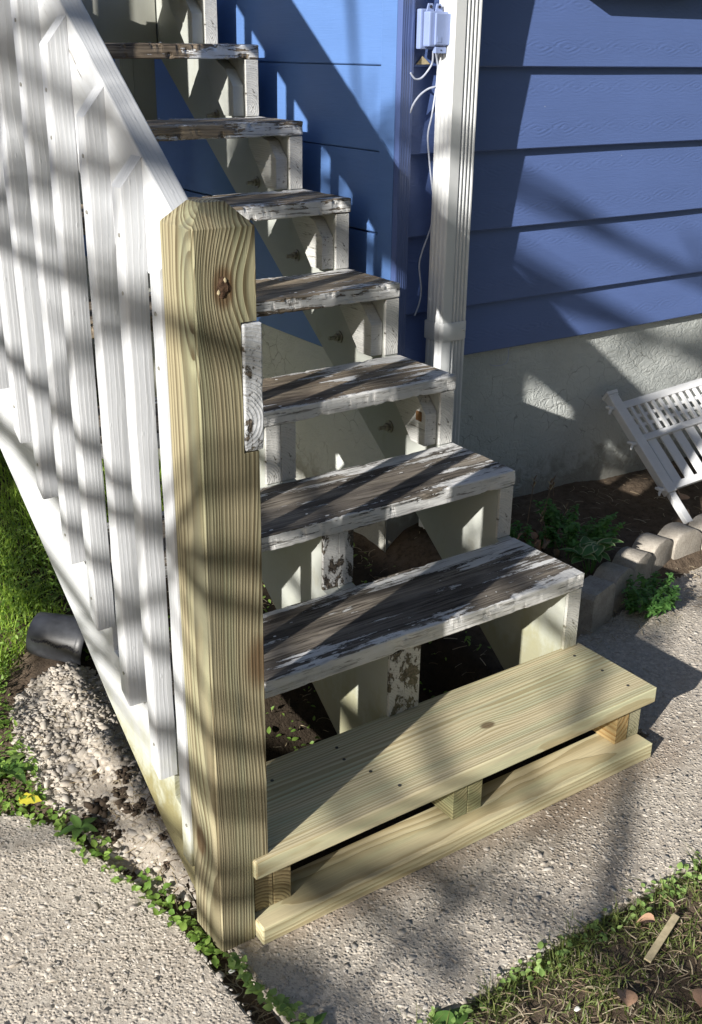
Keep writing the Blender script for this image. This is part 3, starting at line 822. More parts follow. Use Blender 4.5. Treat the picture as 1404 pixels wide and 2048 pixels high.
def weed_band(name, path, width, cnt, mat, seedv, size=(.008, .016), hgt=.018, z0=None, W=.7):
    rg = np.random.default_rng(seedv); pts = np.array(path, float)
    seg = rg.integers(0, len(pts) - 1, cnt); t = rg.uniform(0, 1, cnt)
    c = pts[seg] * (1 - t)[:, None] + pts[seg + 1] * t[:, None]
    wd = np.interp(seg + t, range(len(pts)), width) if hasattr(width, '__len__') else np.full(cnt, width)
    # gather in tufts
    tuft = rg.integers(0, max(4, cnt // 9), cnt); th = rg.uniform(0, 1, (max(4, cnt // 9), 4))
    o_ = np.stack([th[tuft, 0] - .5, th[tuft, 1] - .5], 1) * 2 * wd[:, None]
    c = c + o_ * .7 + rg.normal(0, .006, (cnt, 2))
    z = (soil_h(c[:, 0], c[:, 1]) if z0 is None else z0) + rg.uniform(.002, hgt, cnt)
    P = np.stack([c[:, 0], c[:, 1], np.maximum(z, .002)], 1)
    return leaf_cloud(name, P, rg.uniform(0, 6.28, cnt), rg.uniform(size[0], size[1], cnt), mat, seedv + 1, W)
o = weed_band('ground_weeds', [(.02, .62), (.07, .53), (.10, .43), (.125, .32), (.15, .20), (.168, .08), (.176, 0)], [.06, .05, .05, .04, .03, .016, .008], 230, M['weed'], 41, (.009, .021))
tag(o, 'small green weeds creeping along the broken slab edge', 'weeds', kind='stuff')
o = weed_band('joint_weeds', [(.186, -.012), (.187, -.05), (.192, -.10), (.203, -.15), (.215, -.20), (.225, -.26), (.235, -.32)], [.006, .008, .010, .014, .016, .016, .016], 120, M['weed_pale'], 43, (.011, .021), .022, -.003)
tag(o, 'pale leafy weeds growing in the joint by the post', 'weeds', kind='stuff')
o = weed_band('path_edge_weeds', [(.38, -.315), (.7, -.31), (.95, -.31), (1.1, -.305), (1.3, -.30), (1.7, -.30), (2.2, -.31)], [.03, .035, .04, .03, .045, .04, .04], 420, M['weed_pale'], 45, (.008, .017), .022)
tag(o, 'pale round leaved weeds along the far path edge', 'weeds', kind='stuff')
x = nrng.uniform(-.45, .5, 14000); y = .57 + 1.65 * nrng.uniform(0, 1, 14000) ** 1.3; k_ = inside([(-.5, .60), (-.05, .60), (.075, .57), (.10, .70), (.10, .84), (.14, .98), (.2, 1.1), (.35, 1.25), (.5, 1.5), (.5, 2.2), (-.5, 2.2)], x, y)
x, y = x[k_], y[k_]
P = np.stack([x, y, soil_h(x, y) + nrng.uniform(.004, .045, len(x))], 1)
o = leaf_cloud('lawn_weeds', P, nrng.uniform(0, 6.28, len(x)), nrng.uniform(.008, .019, len(x)), M['weed'], 47, .45)
tag(o, 'leafy weeds mixed into the lawn by the black pot', 'weeds', kind='stuff')
x = nrng.uniform(.35, 1.28, 1300); y = nrng.uniform(.55, 1.9, 1300)
P = np.stack([x, y, soil_h(x, y) + nrng.uniform(.004, .03, 1300)], 1)
o = leaf_cloud('shade_weeds', P, nrng.uniform(0, 6.28, 1300), nrng.uniform(.008, .022, 1300), M['weed'], 49, .5)
tag(o, 'weeds and seedlings on the soil under the stairs', 'weeds', kind='stuff')

# ------------------------------------------------------------------ house
XA, YB = 1.315, 1.084
house = empty('house', (XA, YB, 0), 'blue house with lapped boards over a pale stucco foundation', 'house')
H_TOP = 3.3
# wall cores
box('foundation', XA + .03, 7.0, YB + .03, YB + .25, -.3, .70, M['stucco'], house, 0)
box('foundation', XA + .03, XA + .25, YB + .26, 5.0, -.3, .70, M['stucco'], house, 0)
box('wall', XA + .045, 7.0, YB + .045, YB + .25, .70, H_TOP, M['siding_flat'], house, 0)
box('wall', XA + .045, XA + .25, YB + .26, 5.0, .70, H_TOP, M['siding_flat'], house, 0)
# stucco skins are the outer faces of the foundation; give them their own uneven surface
def skin(name, x0, x1, y, z0, z1, axis):
    nx = int((x1 - x0) / .02); nz = int((z1 - z0) / .02)
    U, W_ = np.meshgrid(np.linspace(x0, x1, nx), np.linspace(z0, z1, nz))
    d = np.array([[mnoise.noise(Vector((u * 9, w * 9, 3.3))) * .004 + mnoise.noise(Vector((u * 2.3, w * 2.3, 8))) * .006 for u in U[0]] for w in W_[:, 0]])
    if axis == 'y': V = np.stack([U.ravel(), (y - .0 + d).ravel(), W_.ravel()], 1)
    else: V = np.stack([(y + d).ravel(), U.ravel(), W_.ravel()], 1)
    i = np.arange(nx * nz).reshape(nz, nx)
    F = np.stack([i[:-1, :-1], i[:-1, 1:], i[1:, 1:], i[1:, :-1]], -1).reshape(-1, 4)
    if axis == 'x': F = F[:, ::-1]
    me = mesh_np(name, V, F); me.shade_smooth(); link(name, me, M['stucco'], (0, 0, 0), house)
skin('stucco_render', XA + .012, 3.6, YB + .014, -.1, .69, 'y')
skin('stucco_render', YB + .012, 4.2, XA + .014, -.1, .69, 'x')

def lap_mesh(name, L, h=.226, tb=.020, tt=.006, n=24, seed=0):
    """lap board: bottom edge thicker; local x 0..L, faces -y, z 0..h"""
    V = []; F = []
    prof = [(-tb + .003, 0.0), (-tb, .003), (-tb * .82 - tt * .18, h * .25), (-tt, h), (0, h), (0, .0)]
    for i in range(n + 1):
        x = L * i / n; wv = mnoise.noise(Vector((x * 1.7 + seed * 5, seed, 0))) * .0022
        for (y, z) in prof: V.append((x, y + wv, z + (wv * .7 if z < .01 else 0)))
    m = len(prof)
    for i in range(n):
        for k in range(m):
            a = i * m + k; b = i * m + (k + 1) % m; F.append((a, a + m, b + m, b))
    F.append(tuple(range(m))); F.append(tuple(reversed(range(n * m, (n + 1) * m))))
    bm = bmesh.new(); vs = [bm.verts.new(v) for v in V]
    for f in F: bm.faces.new([vs[q] for q in f])
    bmesh.ops.recalc_face_normals(bm, faces=bm.faces)
    return bm_mesh(name, bm, True, 30)
LAPS = [.620, .765] + [.974 + .2125 * k for k in range(11)]
for i, z in enumerate(LAPS):
    h = .165 if i == 0 else .232
    link('siding_board', lap_mesh('siding_board', 5.6 - .0, h, .031, .006, 40, i), M['siding'], (XA + .032, YB + .022, z), house)
LAPA = [.607, .767] + [.980 + .2105 * k for k in range(11)]
me_a = None
for i, z in enumerate(LAPA):
    h = .175 if i == 0 else .2085
    o = link('siding_board', lap_mesh('siding_board', 3.6, h, .014, .012, 30, i + 20), M['siding_flat'], (XA + .015, YB + .062 + 3.6, z), house, (0, 0, -math.pi / 2))
# corner boards: A side (wide, smooth), B side (narrow, grained)
box('corner_board', XA - .006, XA + .016, YB - .003, YB + .060, .600, H_TOP, M['siding_flat'], house, .0015)
box('corner_board', XA - .006, XA + .034, YB - .026, YB - .0045, .600, H_TOP, M['corner'], house, .002)
# unseen rear wing behind the landing, added to block sky light
box('foundation', -4.0, XA + .03, 3.43, 3.6, -.3, .62, M['stucco'], house, 0)
box('wall', -4.0, XA + .03, 3.45, 3.6, .62, H_TOP, M['siding_flat'], house, 0)
for i in range(13):
    link('siding_board', lap_mesh('siding_board', 5.3, .232, .031, .006, 20, i + 60), M['siding'], (-4.0, 3.445, .60 + .2125 * i), house)
# window above the frame's right top, its sill just shows
win = []
wf = box('window', 2.03, 2.95, YB - .012, YB + .02, 1.66, 2.75, M['trim'], house, .003)
local('pane', box_mesh('pane', .80, .006, .96, 0), M['glass'], (0, -.020, 0), wf)
local('sill', box_mesh('sill', 1.04, .060, .030, .004), M['trim'], (0, -.022, -.568), wf)
local('sill_trim', box_mesh('sill_trim', .46, .05, .03, .004), M['trim'], (-.32, -.025, -.600), wf)
# roof with its eave well above the picture
box('roof', XA - .25, 7.2, YB - .25, 5.2, H_TOP + .0, H_TOP + .16, M['trim'], house, .01)

# twig of wire under the siding
o = link('wire_end', tube_mesh('wire_end', spline([(1.757, YB - .004, .622), (1.752, YB - .012, .592), (1.733, YB - .02, .577), (1.70, YB - .012, .574), (1.686, YB - .004, .579)], 5), .0016, 6), M['cable'])
tag(o, 'short dark wire end curling out below the blue siding', 'wire')

# ------------------------------------------------------------------ downspout
sp = empty('downspout', (1.46, 1.03, .13), 'white fluted downspout running down the blue wall beside the corner', 'downspout')
def spout_mesh(name, z0, z1):
    x0, x1, y0, y1 = 1.415, 1.503, .985, 1.052
    pr = [(x0 + .004, y0)]
    n = 4; a = x0 + .034; b = x1 - .006; st = (b - a) / n
    for k in range(n):
        pr += [(a + st * k + .0015, y0), (a + st * (k + .28), y0 + .007), (a + st * (k + .62), y0 + .007), (a + st * (k + .92), y0 + .0002)]
    pr += [(x1 - .003, y0), (x1, y0 + .003), (x1, y1 - .003), (x1 - .003, y1), (x0 + .003, y1), (x0, y1 - .003)]
    for k in range(3):
        yy = y1 - .012 - k * .016; pr += [(x0, yy), (x0 + .0035, yy - .004), (x0 + .0035, yy - .008), (x0, yy - .012)]
    pr += [(x0, y0 + .004)]
    V = []; F = []; m = len(pr); zs = np.linspace(z0, z1, 26)
    for j, z in enumerate(zs):
        for (x, y) in pr:
            V.append((x + mnoise.noise(Vector((x * 20, y * 20, z * 3))) * .0012, y + mnoise.noise(Vector((x * 18, y * 9, z * 4 + 5))) * .0012, z))
    for j in range(len(zs) - 1):
        for k in range(m):
            A = j * m + k; B = j * m + (k + 1) % m; F.append((A, B, B + m, A + m))
    bm = bmesh.new(); vs = [bm.verts.new(v) for v in V]
    for f in F: bm.faces.new([vs[q] for q in f])
    bmesh.ops.recalc_face_normals(bm, faces=bm.faces)
    return bm_mesh(name, bm, True, 24)
link('upper_pipe', spout_mesh('upper_pipe', .705, 3.2), M['spout'], (0, 0, 0), sp)
lo = link('lower_pipe', spout_mesh('lower_pipe', .13, .715), M['spout'], (0, 0, 0), sp)
# joint collar
def collar():
    x0, x1, y0, y1, z0, z1 = 1.4125, 1.5055, .9825, 1.055, .700, .752
    pr = [(x0 + .008, y0), (x1 - .006, y0), (x1, y0 + .006), (x1, y1), (x0, y1), (x0, y0 + .008)]
    V = []; F = []; m = len(pr)
    for z in (z0, z0 + .003, z1 - .003, z1):
        s_ = .0015 if z in (z0, z1) else 0
        for (x, y) in pr: V.append((x + (s_ if x < 1.46 else -s_), y + (s_ if y < 1.02 else -s_), z))
    for j in range(3):
        for k in range(m):
            A = j * m + k; B = j * m + (k + 1) % m; F.append((A, B, B + m, A + m))
    return mesh_from('joint_collar', V, F, True, 30)
link('joint_collar', collar(), M['spout'], (0, 0, 0), sp)
bm = bmesh.new(); bmesh.ops.create_uvsphere(bm, u_segments=12, v_segments=8, radius=.0045)
link('screw', bm_mesh('screw', bm), M['spout'], (1.493, .9815, .728), sp)

# ------------------------------------------------------------------ utility box and cables
ub = empty('utility_box', (1.394, 1.04, 1.44), 'pale blue plastic utility box on the wall between corner board and downspout', 'utility box')
box('back_plate', 1.352, 1.424, 1.040, 1.058, 1.440, 1.532, M['box_plastic'], ub, .004)
box('body', 1.358, 1.424, 1.012, 1.038, 1.446, 1.526, M['box_plastic'], ub, .004)
lid = box('lid', 1.372, 1.423, 1.0045, 1.0115, 1.450, 1.522, M['box_plastic'], ub, .0025)
local('latch_mark', box_mesh('latch_mark', .014, .0014, .013, .0005), M['box_plastic'], (-.014, -.0038, -.024), lid)
for k in (0, 1):
    x0 = 1.362 + .027 * k
    e = link('mounting_ear', prism_mesh('mounting_ear', [(x0, 1.526), (x0 + .023, 1.526), (x0 + .018, 1.544), (x0 + .005, 1.544)], .004, .0008, 'y'), M['box_plastic'], (0, 1.030, 0), ub)
    bm = bmesh.new(); bmesh.ops.create_cone(bm, segments=12, radius1=.0036, radius2=.0036, depth=.003, cap_ends=True)
    hole = bm_mesh('ear_hole', bm); hh = link('ear_hole', hole, M['dark_hole'], (x0 + .0115, 1.0290, 1.5365), ub, (math.pi / 2, 0, 0))
tb = box('bottom_tab', 1.378, 1.412, 1.010, 1.022, 1.431, 1.4455, M['box_plastic'], ub, .0015)
local('tab_hole', box_mesh('tab_hole', .003, .0014, .003, 0), M['dark_hole'], (0, -.0066, .0), tb)
yc = YB - .028
def cable(name, pts, r, label):
    o = link(name, tube_mesh(name, spline(pts, 7), r, 8), M['cable']); return tag(o, label, 'cable')
cable('cable', [(1.392, 1.03, 1.437), (1.415, 1.045, 1.40), (1.421, yc, 1.35), (1.411, yc, 1.285), (1.400, yc, 1.235), (1.408, yc, 1.172), (1.420, yc, 1.108), (1.430, yc, 1.056), (1.423, yc, 1.004), (1.396, yc, .94), (1.387, yc, .901), (1.393, yc - .004, .84), (1.392, yc, .80), (1.380, yc + .004, .765)], .0024, 'long thin cable hanging down the wall beside the downspout')
cable('cable', [(1.386, 1.03, 1.437), (1.397, 1.045, 1.41), (1.392, yc, 1.39), (1.372, yc, 1.373), (1.352, yc, 1.371), (1.337, yc, 1.385)], .0024, 'short cable looping from the box towards the corner board')
cable('cable', [(1.418, yc, 1.352), (1.395, yc, 1.347), (1.370, yc, 1.333), (1.350, yc, 1.312), (1.342, yc + .004, 1.290)], .0026, 'pale cable stub bending left below the utility box')
cable('cable', [(1.402, 1.03, 1.437), (1.416, 1.05, 1.412), (1.430, yc, 1.395), (1.437, yc, 1.378)], .0026, 'short stub of cable tucked beside the downspout')
o = link('paper_tag', prism_mesh('paper_tag', [(1.366, 1.404), (1.386, 1.424), (1.398, 1.416), (1.412, 1.405)], .002, .0004, 'y'), M['straw'], (0, YB - .012, 0)); tag(o, 'torn beige tag stuck to the wall below the utility box', 'tag')

# ------------------------------------------------------------------ staircase
Tt = .038
Y = [.0014, .2258, .4702, .7031, .9382, 1.1683, 1.3992, 1.6330, 1.868, 2.102, 2.336]
Z = [.1703, .3583, .5268, .7037, .8906, 1.0751, 1.2555, 1.4473, 1.622, 1.804, 1.985]
D = .2357; XR = 1.238
st = empty('staircase', (.72, .0, 0), 'outdoor wooden staircase with peeling white treads, new pine bottom tread and white side railing', 'staircase')
# treads
for i in range(10):
    if i == 0:
        me = plank_mesh('tread', 1.2526 - .2475, .2394, Tt, .004, 60, .0004, 0, 0)
        t0 = link('tread', me, M['tread_new'], (.2475, Y[0], Z[0]), st); t0['label'] = 'new greenish pine bottom tread'
        for (sx, sy) in ((.955, .04), (.955, .115), (.95, .195), (.33, .035), (.31, .10), (.29, .16), (.30, .20), (.05, .10), (.14, .18)):
            bm = bmesh.new(); bmesh.ops.create_cone(bm, segments=10, radius1=.0034, radius2=.0034, depth=.0016, cap_ends=True)
            local('screw', bm_mesh('screw', bm), M['screw'], (sx, sy, .0002), t0)
    else:
        x0 = .222 if i < 8 else .222
        m = M['tread'][min(i, 7)]
        me = plank_mesh('tread', XR - x0 + rnd.uniform(-.004, .004), D, Tt, .004 + .001 * (i > 2), 240, .0020, .006 if i < 4 else .011, i, -.002)
        o = link('tread', me, m, (x0, Y[i], Z[i]), st)
        o['label'] = 'old tread with peeling white paint'
        rg = random.Random(100 + i); FV, FF = [], []
        Lt = XR - x0
        for q in range(40 if i < 5 else 30):
            u = rg.random(); fx = rg.uniform(.01, Lt - .02)
            fy = D - abs(rg.gauss(0, .035)) - .006 if u < .45 else (abs(rg.gauss(0, .022)) + .006 if u < .93 else rg.uniform(.02, D - .02))
            ln_, wd_ = rg.uniform(.003, .016), rg.uniform(.0015, .0045); tl = rg.uniform(-.5, .5); b0 = len(FV)
            ring_ = [(-1, -.3), (-.5, -1), (.4, -.8), (1, -.1), (.6, .9), (-.3, 1.0)]
            for (a_, b_) in ring_: FV.append((fx + a_ * ln_ * .5 * rg.uniform(.7, 1.2), min(D - .001, max(.001, fy + b_ * wd_ * .5 * rg.uniform(.6, 1.3))), .0012 + max(0, b_ * tl) * .0014 + abs(a_) * rg.uniform(0, .0008)))
            FF.append(tuple(range(b0, b0 + 6)))
        if i < 9:
            fl = local('paint_flakes', mesh_from('paint_flakes', FV, FF), M['white_crumb'], (0, 0, 0), o); fl['kind'] = 'stuff'
# landing beyond the top tread
for k in range(6):
    link('landing_board', plank_mesh('landing_board', XR - .222, .14, Tt, .004, 20, .001, .003, 30 + k), M['tread'][6], (.222, 2.352 + k * .145, 1.985), st)

def saw(i0, i1, ybot, zoff, front0=None, toe=None):
    """sawtooth profile from tread i0 to tread i1; bottom edge list of (y,z)"""
    P = []
    for i in range(i0, i1 + 1):
        P.append((Y[i] + .013, Z[i - 1] + .0 if i > i0 else toe)); P.append((Y[i] + .013, Z[i] - Tt - .001))
    P.append((Y[i1] + .25, Z[i1] - Tt - .001))
    return P
bot = [(Y[9] + .25, .777 * (Y[9] + .25) - .30)]
# right stringer (its inner face is the cream one)
def stringer(name, x0, i0, toe, bottom, mat, t=.040):
    prof = saw(i0, 9, None, None, toe=toe) + bottom
    return link(name, prism_mesh(name, prof, t, .0015), mat, (x0, 0, 0), st)
stringer('stringer', 1.195, 1, .0, [(Y[9] + .25, .777 * (Y[9] + .25) - .295), (.42, .026), (.36, -.02)], M['cream'], .040)
stringer('stringer', .6955, 1, .0, [(Y[9] + .25, .777 * (Y[9] + .25) - .295), (.42, .026), (.36, -.02)], M['cream'], .0375)
stringer('stringer', .7350, 1, .0, [(Y[9] + .25, .777 * (Y[9] + .25) - .295), (.42, .026), (.36, -.02)], M['cream'], .0375)
skb = [(Y[9] + .25, .777 * (Y[9] + .25) - .235), (1.40, .845), (1.074, .600), (.69, .345), (.53, .225), (.30, .072), (.165, -.005)]
sk = saw(0, 9, None, None, toe=-.01)
sk = [(.112, -.01), (.112, Z[0] - Tt - .001)] + sk[2:]
o = link('skirt_stringer', prism_mesh('skirt_stringer', sk + skb, .038, .0015), M['white_y'], (.2155, 0, 0), st)
o['label'] = 'white painted outer stringer, green and bare at its foot'
# painted plumb faces on the fronts of the stringers (end grain plies)
for i in range(1, 9):
    zb = Z[i - 1] + .001; zt = Z[i] - Tt - .002
    mat_r = M['white_end']
    box('riser_end', 1.1945, 1.2355, Y[i] + .004, Y[i] + .0115, zb, zt, mat_r, st, .0012)
    for k, x0 in enumerate((.6950, .7345)):
        box('riser_end', x0, x0 + .0385, Y[i] + .004, Y[i] + .0115, zb, zt, M['white_peel'] if i in (1, 2) else mat_r, st, .0012)
# cleats bolted inside the right stringer under treads 4 to 8
for i in range(3, 9):
    yb = Y[i] + .016; z0 = Z[i - 1] + .0008; z1 = Z[i] - Tt - .0015
    prof = [(yb, z0), (yb, z0 + .082), (yb + .042, z0 + .126), (yb + .10, z1), (yb + .15, z1), (yb + .15, z0 + .11), (yb + .055, z0)]
    link('cleat', prism_mesh('cleat', prof, .036, .0015), M['cream'] if i > 6 else M['white_end'], (1.157, 0, 0), st)
chip_ = box('bare_chip', 1.1545, 1.1568, Y[3] + .030, Y[3] + .052, Z[2] + .062, Z[2] + .086, M['chip'], st, .0008)
# bolts
for (y, z) in ((.915, .519), (1.154, .710), (1.371, .899), (1.587, 1.078), (1.82, 1.25)):
    b = empty('bolt', (0, 0, 0)); b.parent = st; b.location = Vector((1.195, y, z)) - st.location
    bm = bmesh.new(); bmesh.ops.create_cone(bm, segments=18, radius1=.017, radius2=.017, depth=.003, cap_ends=True)
    local('washer', bm_mesh('washer', bm), M['metal'], (-.0018, 0, 0), b, (0, math.pi / 2, 0))
    bm = bmesh.new(); bmesh.ops.create_cone(bm, segments=6, radius1=.0105, radius2=.0105, depth=.011, cap_ends=True)
    local('nut', bm_mesh('nut', bm), M['metal'], (-.0088, 0, 0), b, (0, math.pi / 2, .3))
    bm = bmesh.new(); bmesh.ops.create_cone(bm, segments=12, radius1=.0055, radius2=.005, depth=.022, cap_ends=True)
    local('shank', bm_mesh('shank', bm), M['metal'], (-.024, 0, 0), b, (0, math.pi / 2, 0))
# foot of the flight: sill board and short support blocks
o = link('sill_board', plank_mesh('sill_board', 1.243 - .250, .098, Tt, .003, 50, .0005, 0, 77), M['sill'], (.250, -.0141, Tt + .0005), st)
o['label'] = 'new pine board lying flat on the concrete'
zb, zt = Tt + .0012, Z[0] - Tt - .0006
for (x0, x1, mt) in ((.2575, .2945, 'block_pine'), (.296, .332, 'block_pine'), (.706, .7425, 'block_green'), (.744, .7805, 'block_green'), (1.166, 1.2035, 'block_orange')):
    box('support_block', x0, x1, .026 + .002 * (x0 > .7), .225, zb, zt, M[mt], st, .0015)
o = box('support_block', 1.205, 1.2435, .030, .222, zb, zt, M['white_end'], st, .002); o['label'] = 'old support block with flaking white paint'
box('back_block', .90, 1.17, .20, .225, .04, .10, M['block_green'], st, .002)

# newel post -----------------------------------------------------------------
PX, PY, PS, ZE = .1827, .0114, .0953, 1.218
def post_mesh():
    x0, x1 = 0, PS
    out = [(0, 0), (.066, 0), (.066, .156), (PS, .156), (PS, .899), (.0705, .899), (.0705, 1.089), (PS, 1.089), (PS, ZE), (0, ZE)]
    bm = bmesh.new()
    f_ = [bm.verts.new((p[0], 0, p[1])) for p in out]; b_ = [bm.verts.new((p[0], PS, p[1])) for p in out]
    n = len(out)
    bm.faces.new(f_); bm.faces.new(list(reversed(b_)))
    for k in range(n):
        if k == n - 2: continue          # open under the chamfered cap
        bm.faces.new([f_[k], b_[k], b_[(k + 1) % n], f_[(k + 1) % n]])
    i_ = .029; h = .030
    t = [bm.verts.new(v) for v in ((i_, i_, ZE + h), (PS - i_, i_, ZE + h), (PS - i_, PS - i_, ZE + h), (i_, PS - i_, ZE + h))]
    c = [f_[n - 1], f_[n - 2], b_[n - 2], b_[n - 1]]
    for k in range(4): bm.faces.new([c[k], c[(k + 1) % 4], t[(k + 1) % 4], t[k]])
    bm.faces.new(t)
    bmesh.ops.recalc_face_normals(bm, faces=bm.faces)
    vert_e = [e for e in bm.edges if abs(e.verts[0].co.x - e.verts[1].co.x) < 1e-6 and abs(e.verts[0].co.y - e.verts[1].co.y) < 1e-6 and min(e.verts[0].co.z, e.verts[1].co.z) < .2 and max(e.verts[0].co.z, e.verts[1].co.z) > 1.2]
    bmesh.ops.bevel(bm, geom=vert_e, offset=.0032, segments=3, affect='EDGES')
    rest = [e for e in bm.edges if e.is_valid and len(e.link_faces) == 2 and e.calc_face_angle(0) > .5]
    bmesh.ops.bevel(bm, geom=rest, offset=.0006, segments=1, affect='EDGES')
    return bm_mesh('newel_post', bm, False)
post = link('newel_post', post_mesh(), M['post'], (PX, PY, 0), st); post['label'] = 'new pine newel post with chamfered top and a knot hole'
bm = bmesh.new(); bmesh.ops.create_icosphere(bm, subdivisions=3, radius=1)
for v in bm.verts:
    q = mnoise.noise(v.co * 2.3) * .45 + mnoise.noise(v.co * 6) * .25
    v.co = Vector((v.co.x * .0105 * (1 + q), v.co.y * .0022 * (1 + q), v.co.z * .0135 * (1 + q)))
k1 = link('knot', bm_mesh('knot', bm), M['knot'], (PX + .0445, PY + .0002, 1.140), st)
for k in range(5):
    a = k * 1.25
    bm = bmesh.new(); bmesh.ops.create_icosphere(bm, subdivisions=1, radius=1); bmesh.ops.scale(bm, vec=(.0028, .0016, .004), verts=bm.verts)
    if k in (1, 3): link('knot_splinter', bm_mesh('knot_splinter', bm), M['straw'], (PX + .0445 + .009 * math.cos(a), PY - .0008, 1.140 + .010 * math.sin(a)), st)
# stub of the old white rail in the notch
stub = link('rail_stub', plank_mesh('rail_stub', .186, .100, .031, .003, 20, .0012, .004, 51), M['white_stub'], (.2845, PY - .004, .9005), st)
stub.rotation_euler = (0, -math.pi / 2, 0); stub.location = Vector((.2845 - .031, PY - .004, .901)) - st.location
# rail: a 2x8 on edge, sloping; grain local X
SL_ = .780; ang = math.atan(SL_)
def rail_z(y): return 1.2415 + SL_ * (y - .157)
prof = []
y0, y1 = .1075, 2.30; dv = .232
top = [(y0, rail_z(y0)), (y1, rail_z(y1))]
poly = [(y0, rail_z(y0)), (y1, rail_z(y1)), (y1, rail_z(y1) - dv), (.265, rail_z(.265) - dv), (.245, rail_z(.21) - .155), (y0, rail_z(.21) - .165)]
# build in the rail's own frame so that the grain follows it
ca, sa = math.cos(ang), math.sin(ang)
lp = [((p[0] - y0) * ca + (p[1] - poly[0][1]) * sa, -(p[0] - y0) * sa + (p[1] - poly[0][1]) * ca) for p in poly]
me = prism_mesh('handrail', lp, .038, .003, 'y')
rl = link('handrail', me, M['white_rail'], (.2155 + .038, y0, poly[0][1]), st)
# local x -> (0,ca,sa); local z -> (0,-sa,ca); local y -> (-1,0,0)
Rm = Matrix(((0, -1, 0), (ca, 0, -sa), (sa, 0, ca)))
rl.rotation_euler = Rm.to_euler()
# balusters
by = [.1085, .222, .338, .464, .580, .700, .808, .917, 1.034, 1.151, 1.268, 1.385, 1.502, 1.619, 1.736, 1.853, 1.970]
def baluster_mesh(y, k):
    d = .034; w = .035
    zt_in = 1.288 + SL_ * (y - .217) * .99; zt_out = zt_in - .042
    zb_back = .25 + .79 * (y + d - .25); zb_front = zb_back - .024
    if k == 0: zt_in -= .015; zt_out = zt_in - .04; zb_back = .125; zb_front = .118
    n = 26; V = []; F = []
    r = .0035
    pr = [(r, 0), (w, 0), (w, d), (r, d), (r * .3, d - r * .3), (0, d - r), (0, r), (r * .3, r * .3)]
    m = len(pr); r1 = random.Random(k * 13)
    bx = r1.uniform(-.0015, .0015); byy = r1.uniform(-.002, .002)
    for s in range(n + 1):
        t = s / n
        for (x, yy) in pr:
            zb_ = zb_front + (zb_back - zb_front) * yy / d
            zt_ = zt_out + (zt_in - zt_out) * min(1, x / (w * .92)) 
            z = zb_ + (zt_ - zb_) * t
            nx_ = mnoise.noise(Vector((k * 3.1, yy * 30, z * 14))) * .0011 + bx * math.sin(t * 3.1)
            ny_ = mnoise.noise(Vector((k * 5.7 + 4, x * 30, z * 12))) * .0011 + byy * math.sin(t * 3.1)
            V.append((x + nx_, yy + ny_, z))
    for s in range(n):
        for q in range(m):
            A = s * m + q; B = s * m + (q + 1) % m; F.append((A, B, B + m, A + m))
    F.append(tuple(reversed(range(m)))); F.append(tuple(range(n * m, (n + 1) * m)))
    bm = bmesh.new(); vs = [bm.verts.new(v) for v in V]
    for f in F: bm.faces.new([vs[q] for q in f])
    bmesh.ops.recalc_face_normals(bm, faces=bm.faces)
    return bm_mesh('baluster', bm, True, 32)
bm = bmesh.new(); bmesh.ops.create_cone(bm, segments=8, radius1=.0032, radius2=.0026, depth=.0016, cap_ends=True); nail_me = bm_mesh('nail', bm, False)
for k, y in enumerate(by):
    bo = link('baluster', baluster_mesh(y, k), M['white_v'], (.1803, y, 0), st)
    for zn in (1.288 + SL_ * (y - .217) - .105 - .015 * (k == 0), 1.288 + SL_ * (y - .217) - .185, .25 + .79 * (y - .22) + .045):
        local('nail', nail_me, M['white_v'] if k % 3 else M['metal'], (-.0002, .016 + rnd.uniform(-.004, .004), zn + rnd.uniform(-.01, .01)), bo, (0, math.pi / 2, 0))
# upper support posts and rim of the landing, seen through the open risers
box('support_post', 1.060, 1.104, 2.20, 2.24, -.05, 1.44, M['cream_v'], st, .002)
box('support_post', 1.1055, 1.182, 2.205, 2.245, -.05, 1.44, M['cream_v'], st, .002)
for k in range(7): box('landing_shade_board', .200, .2140, 2.262 + k * .140, 2.262 + k * .140 + .136, .02, 1.945, M['white_v'], st, .002)  # unseen boards added under the landing to keep light off the wall behind
box('landing_rim', .222, 1.190, 2.196, 2.232, 1.442, 1.76, M['cream_v'], st, .002)

# ------------------------------------------------------------------ edging blocks in front of the bed
def edging_block(x, y, rz, scallop, label, h=.112, w=.128, d=.075):
    if scallop:
        prof = [(-w / 2, -.03)]; n = 14
        prof += [(-w / 2, h * .62)]
        prof += [(-w / 2 * math.cos(math.pi * k / n), h * .62 + h * .38 * math.sin(math.pi * k / n)) for k in range(1, n)]
        prof += [(w / 2, h * .62), (w / 2, -.03)]
    else:
        prof = [(-w / 2, -.03), (-w / 2, h - .012), (-w / 2 + .012, h), (w / 2 - .012, h), (w / 2, h - .012), (w / 2, -.03)]
    me = prism_mesh('edging_block', list(reversed(prof)), d, .005, 'y')
    for v in me.vertices:
        v.co += Vector((mnoise.noise(v.co * 30), mnoise.noise(v.co * 30 + Vector((5, 0, 0))), mnoise.noise(v.co * 30 + Vector((0, 7, 0))))) * .003
    me.shade_smooth(); me.set_sharp_from_angle(angle=math.radians(24))
    o = link('edging_block', me, M['edging'], (x, y, 0), None, (0, 0, rz))
    return tag(o, label, 'edging block', 'concrete edging blocks around the planting bed')
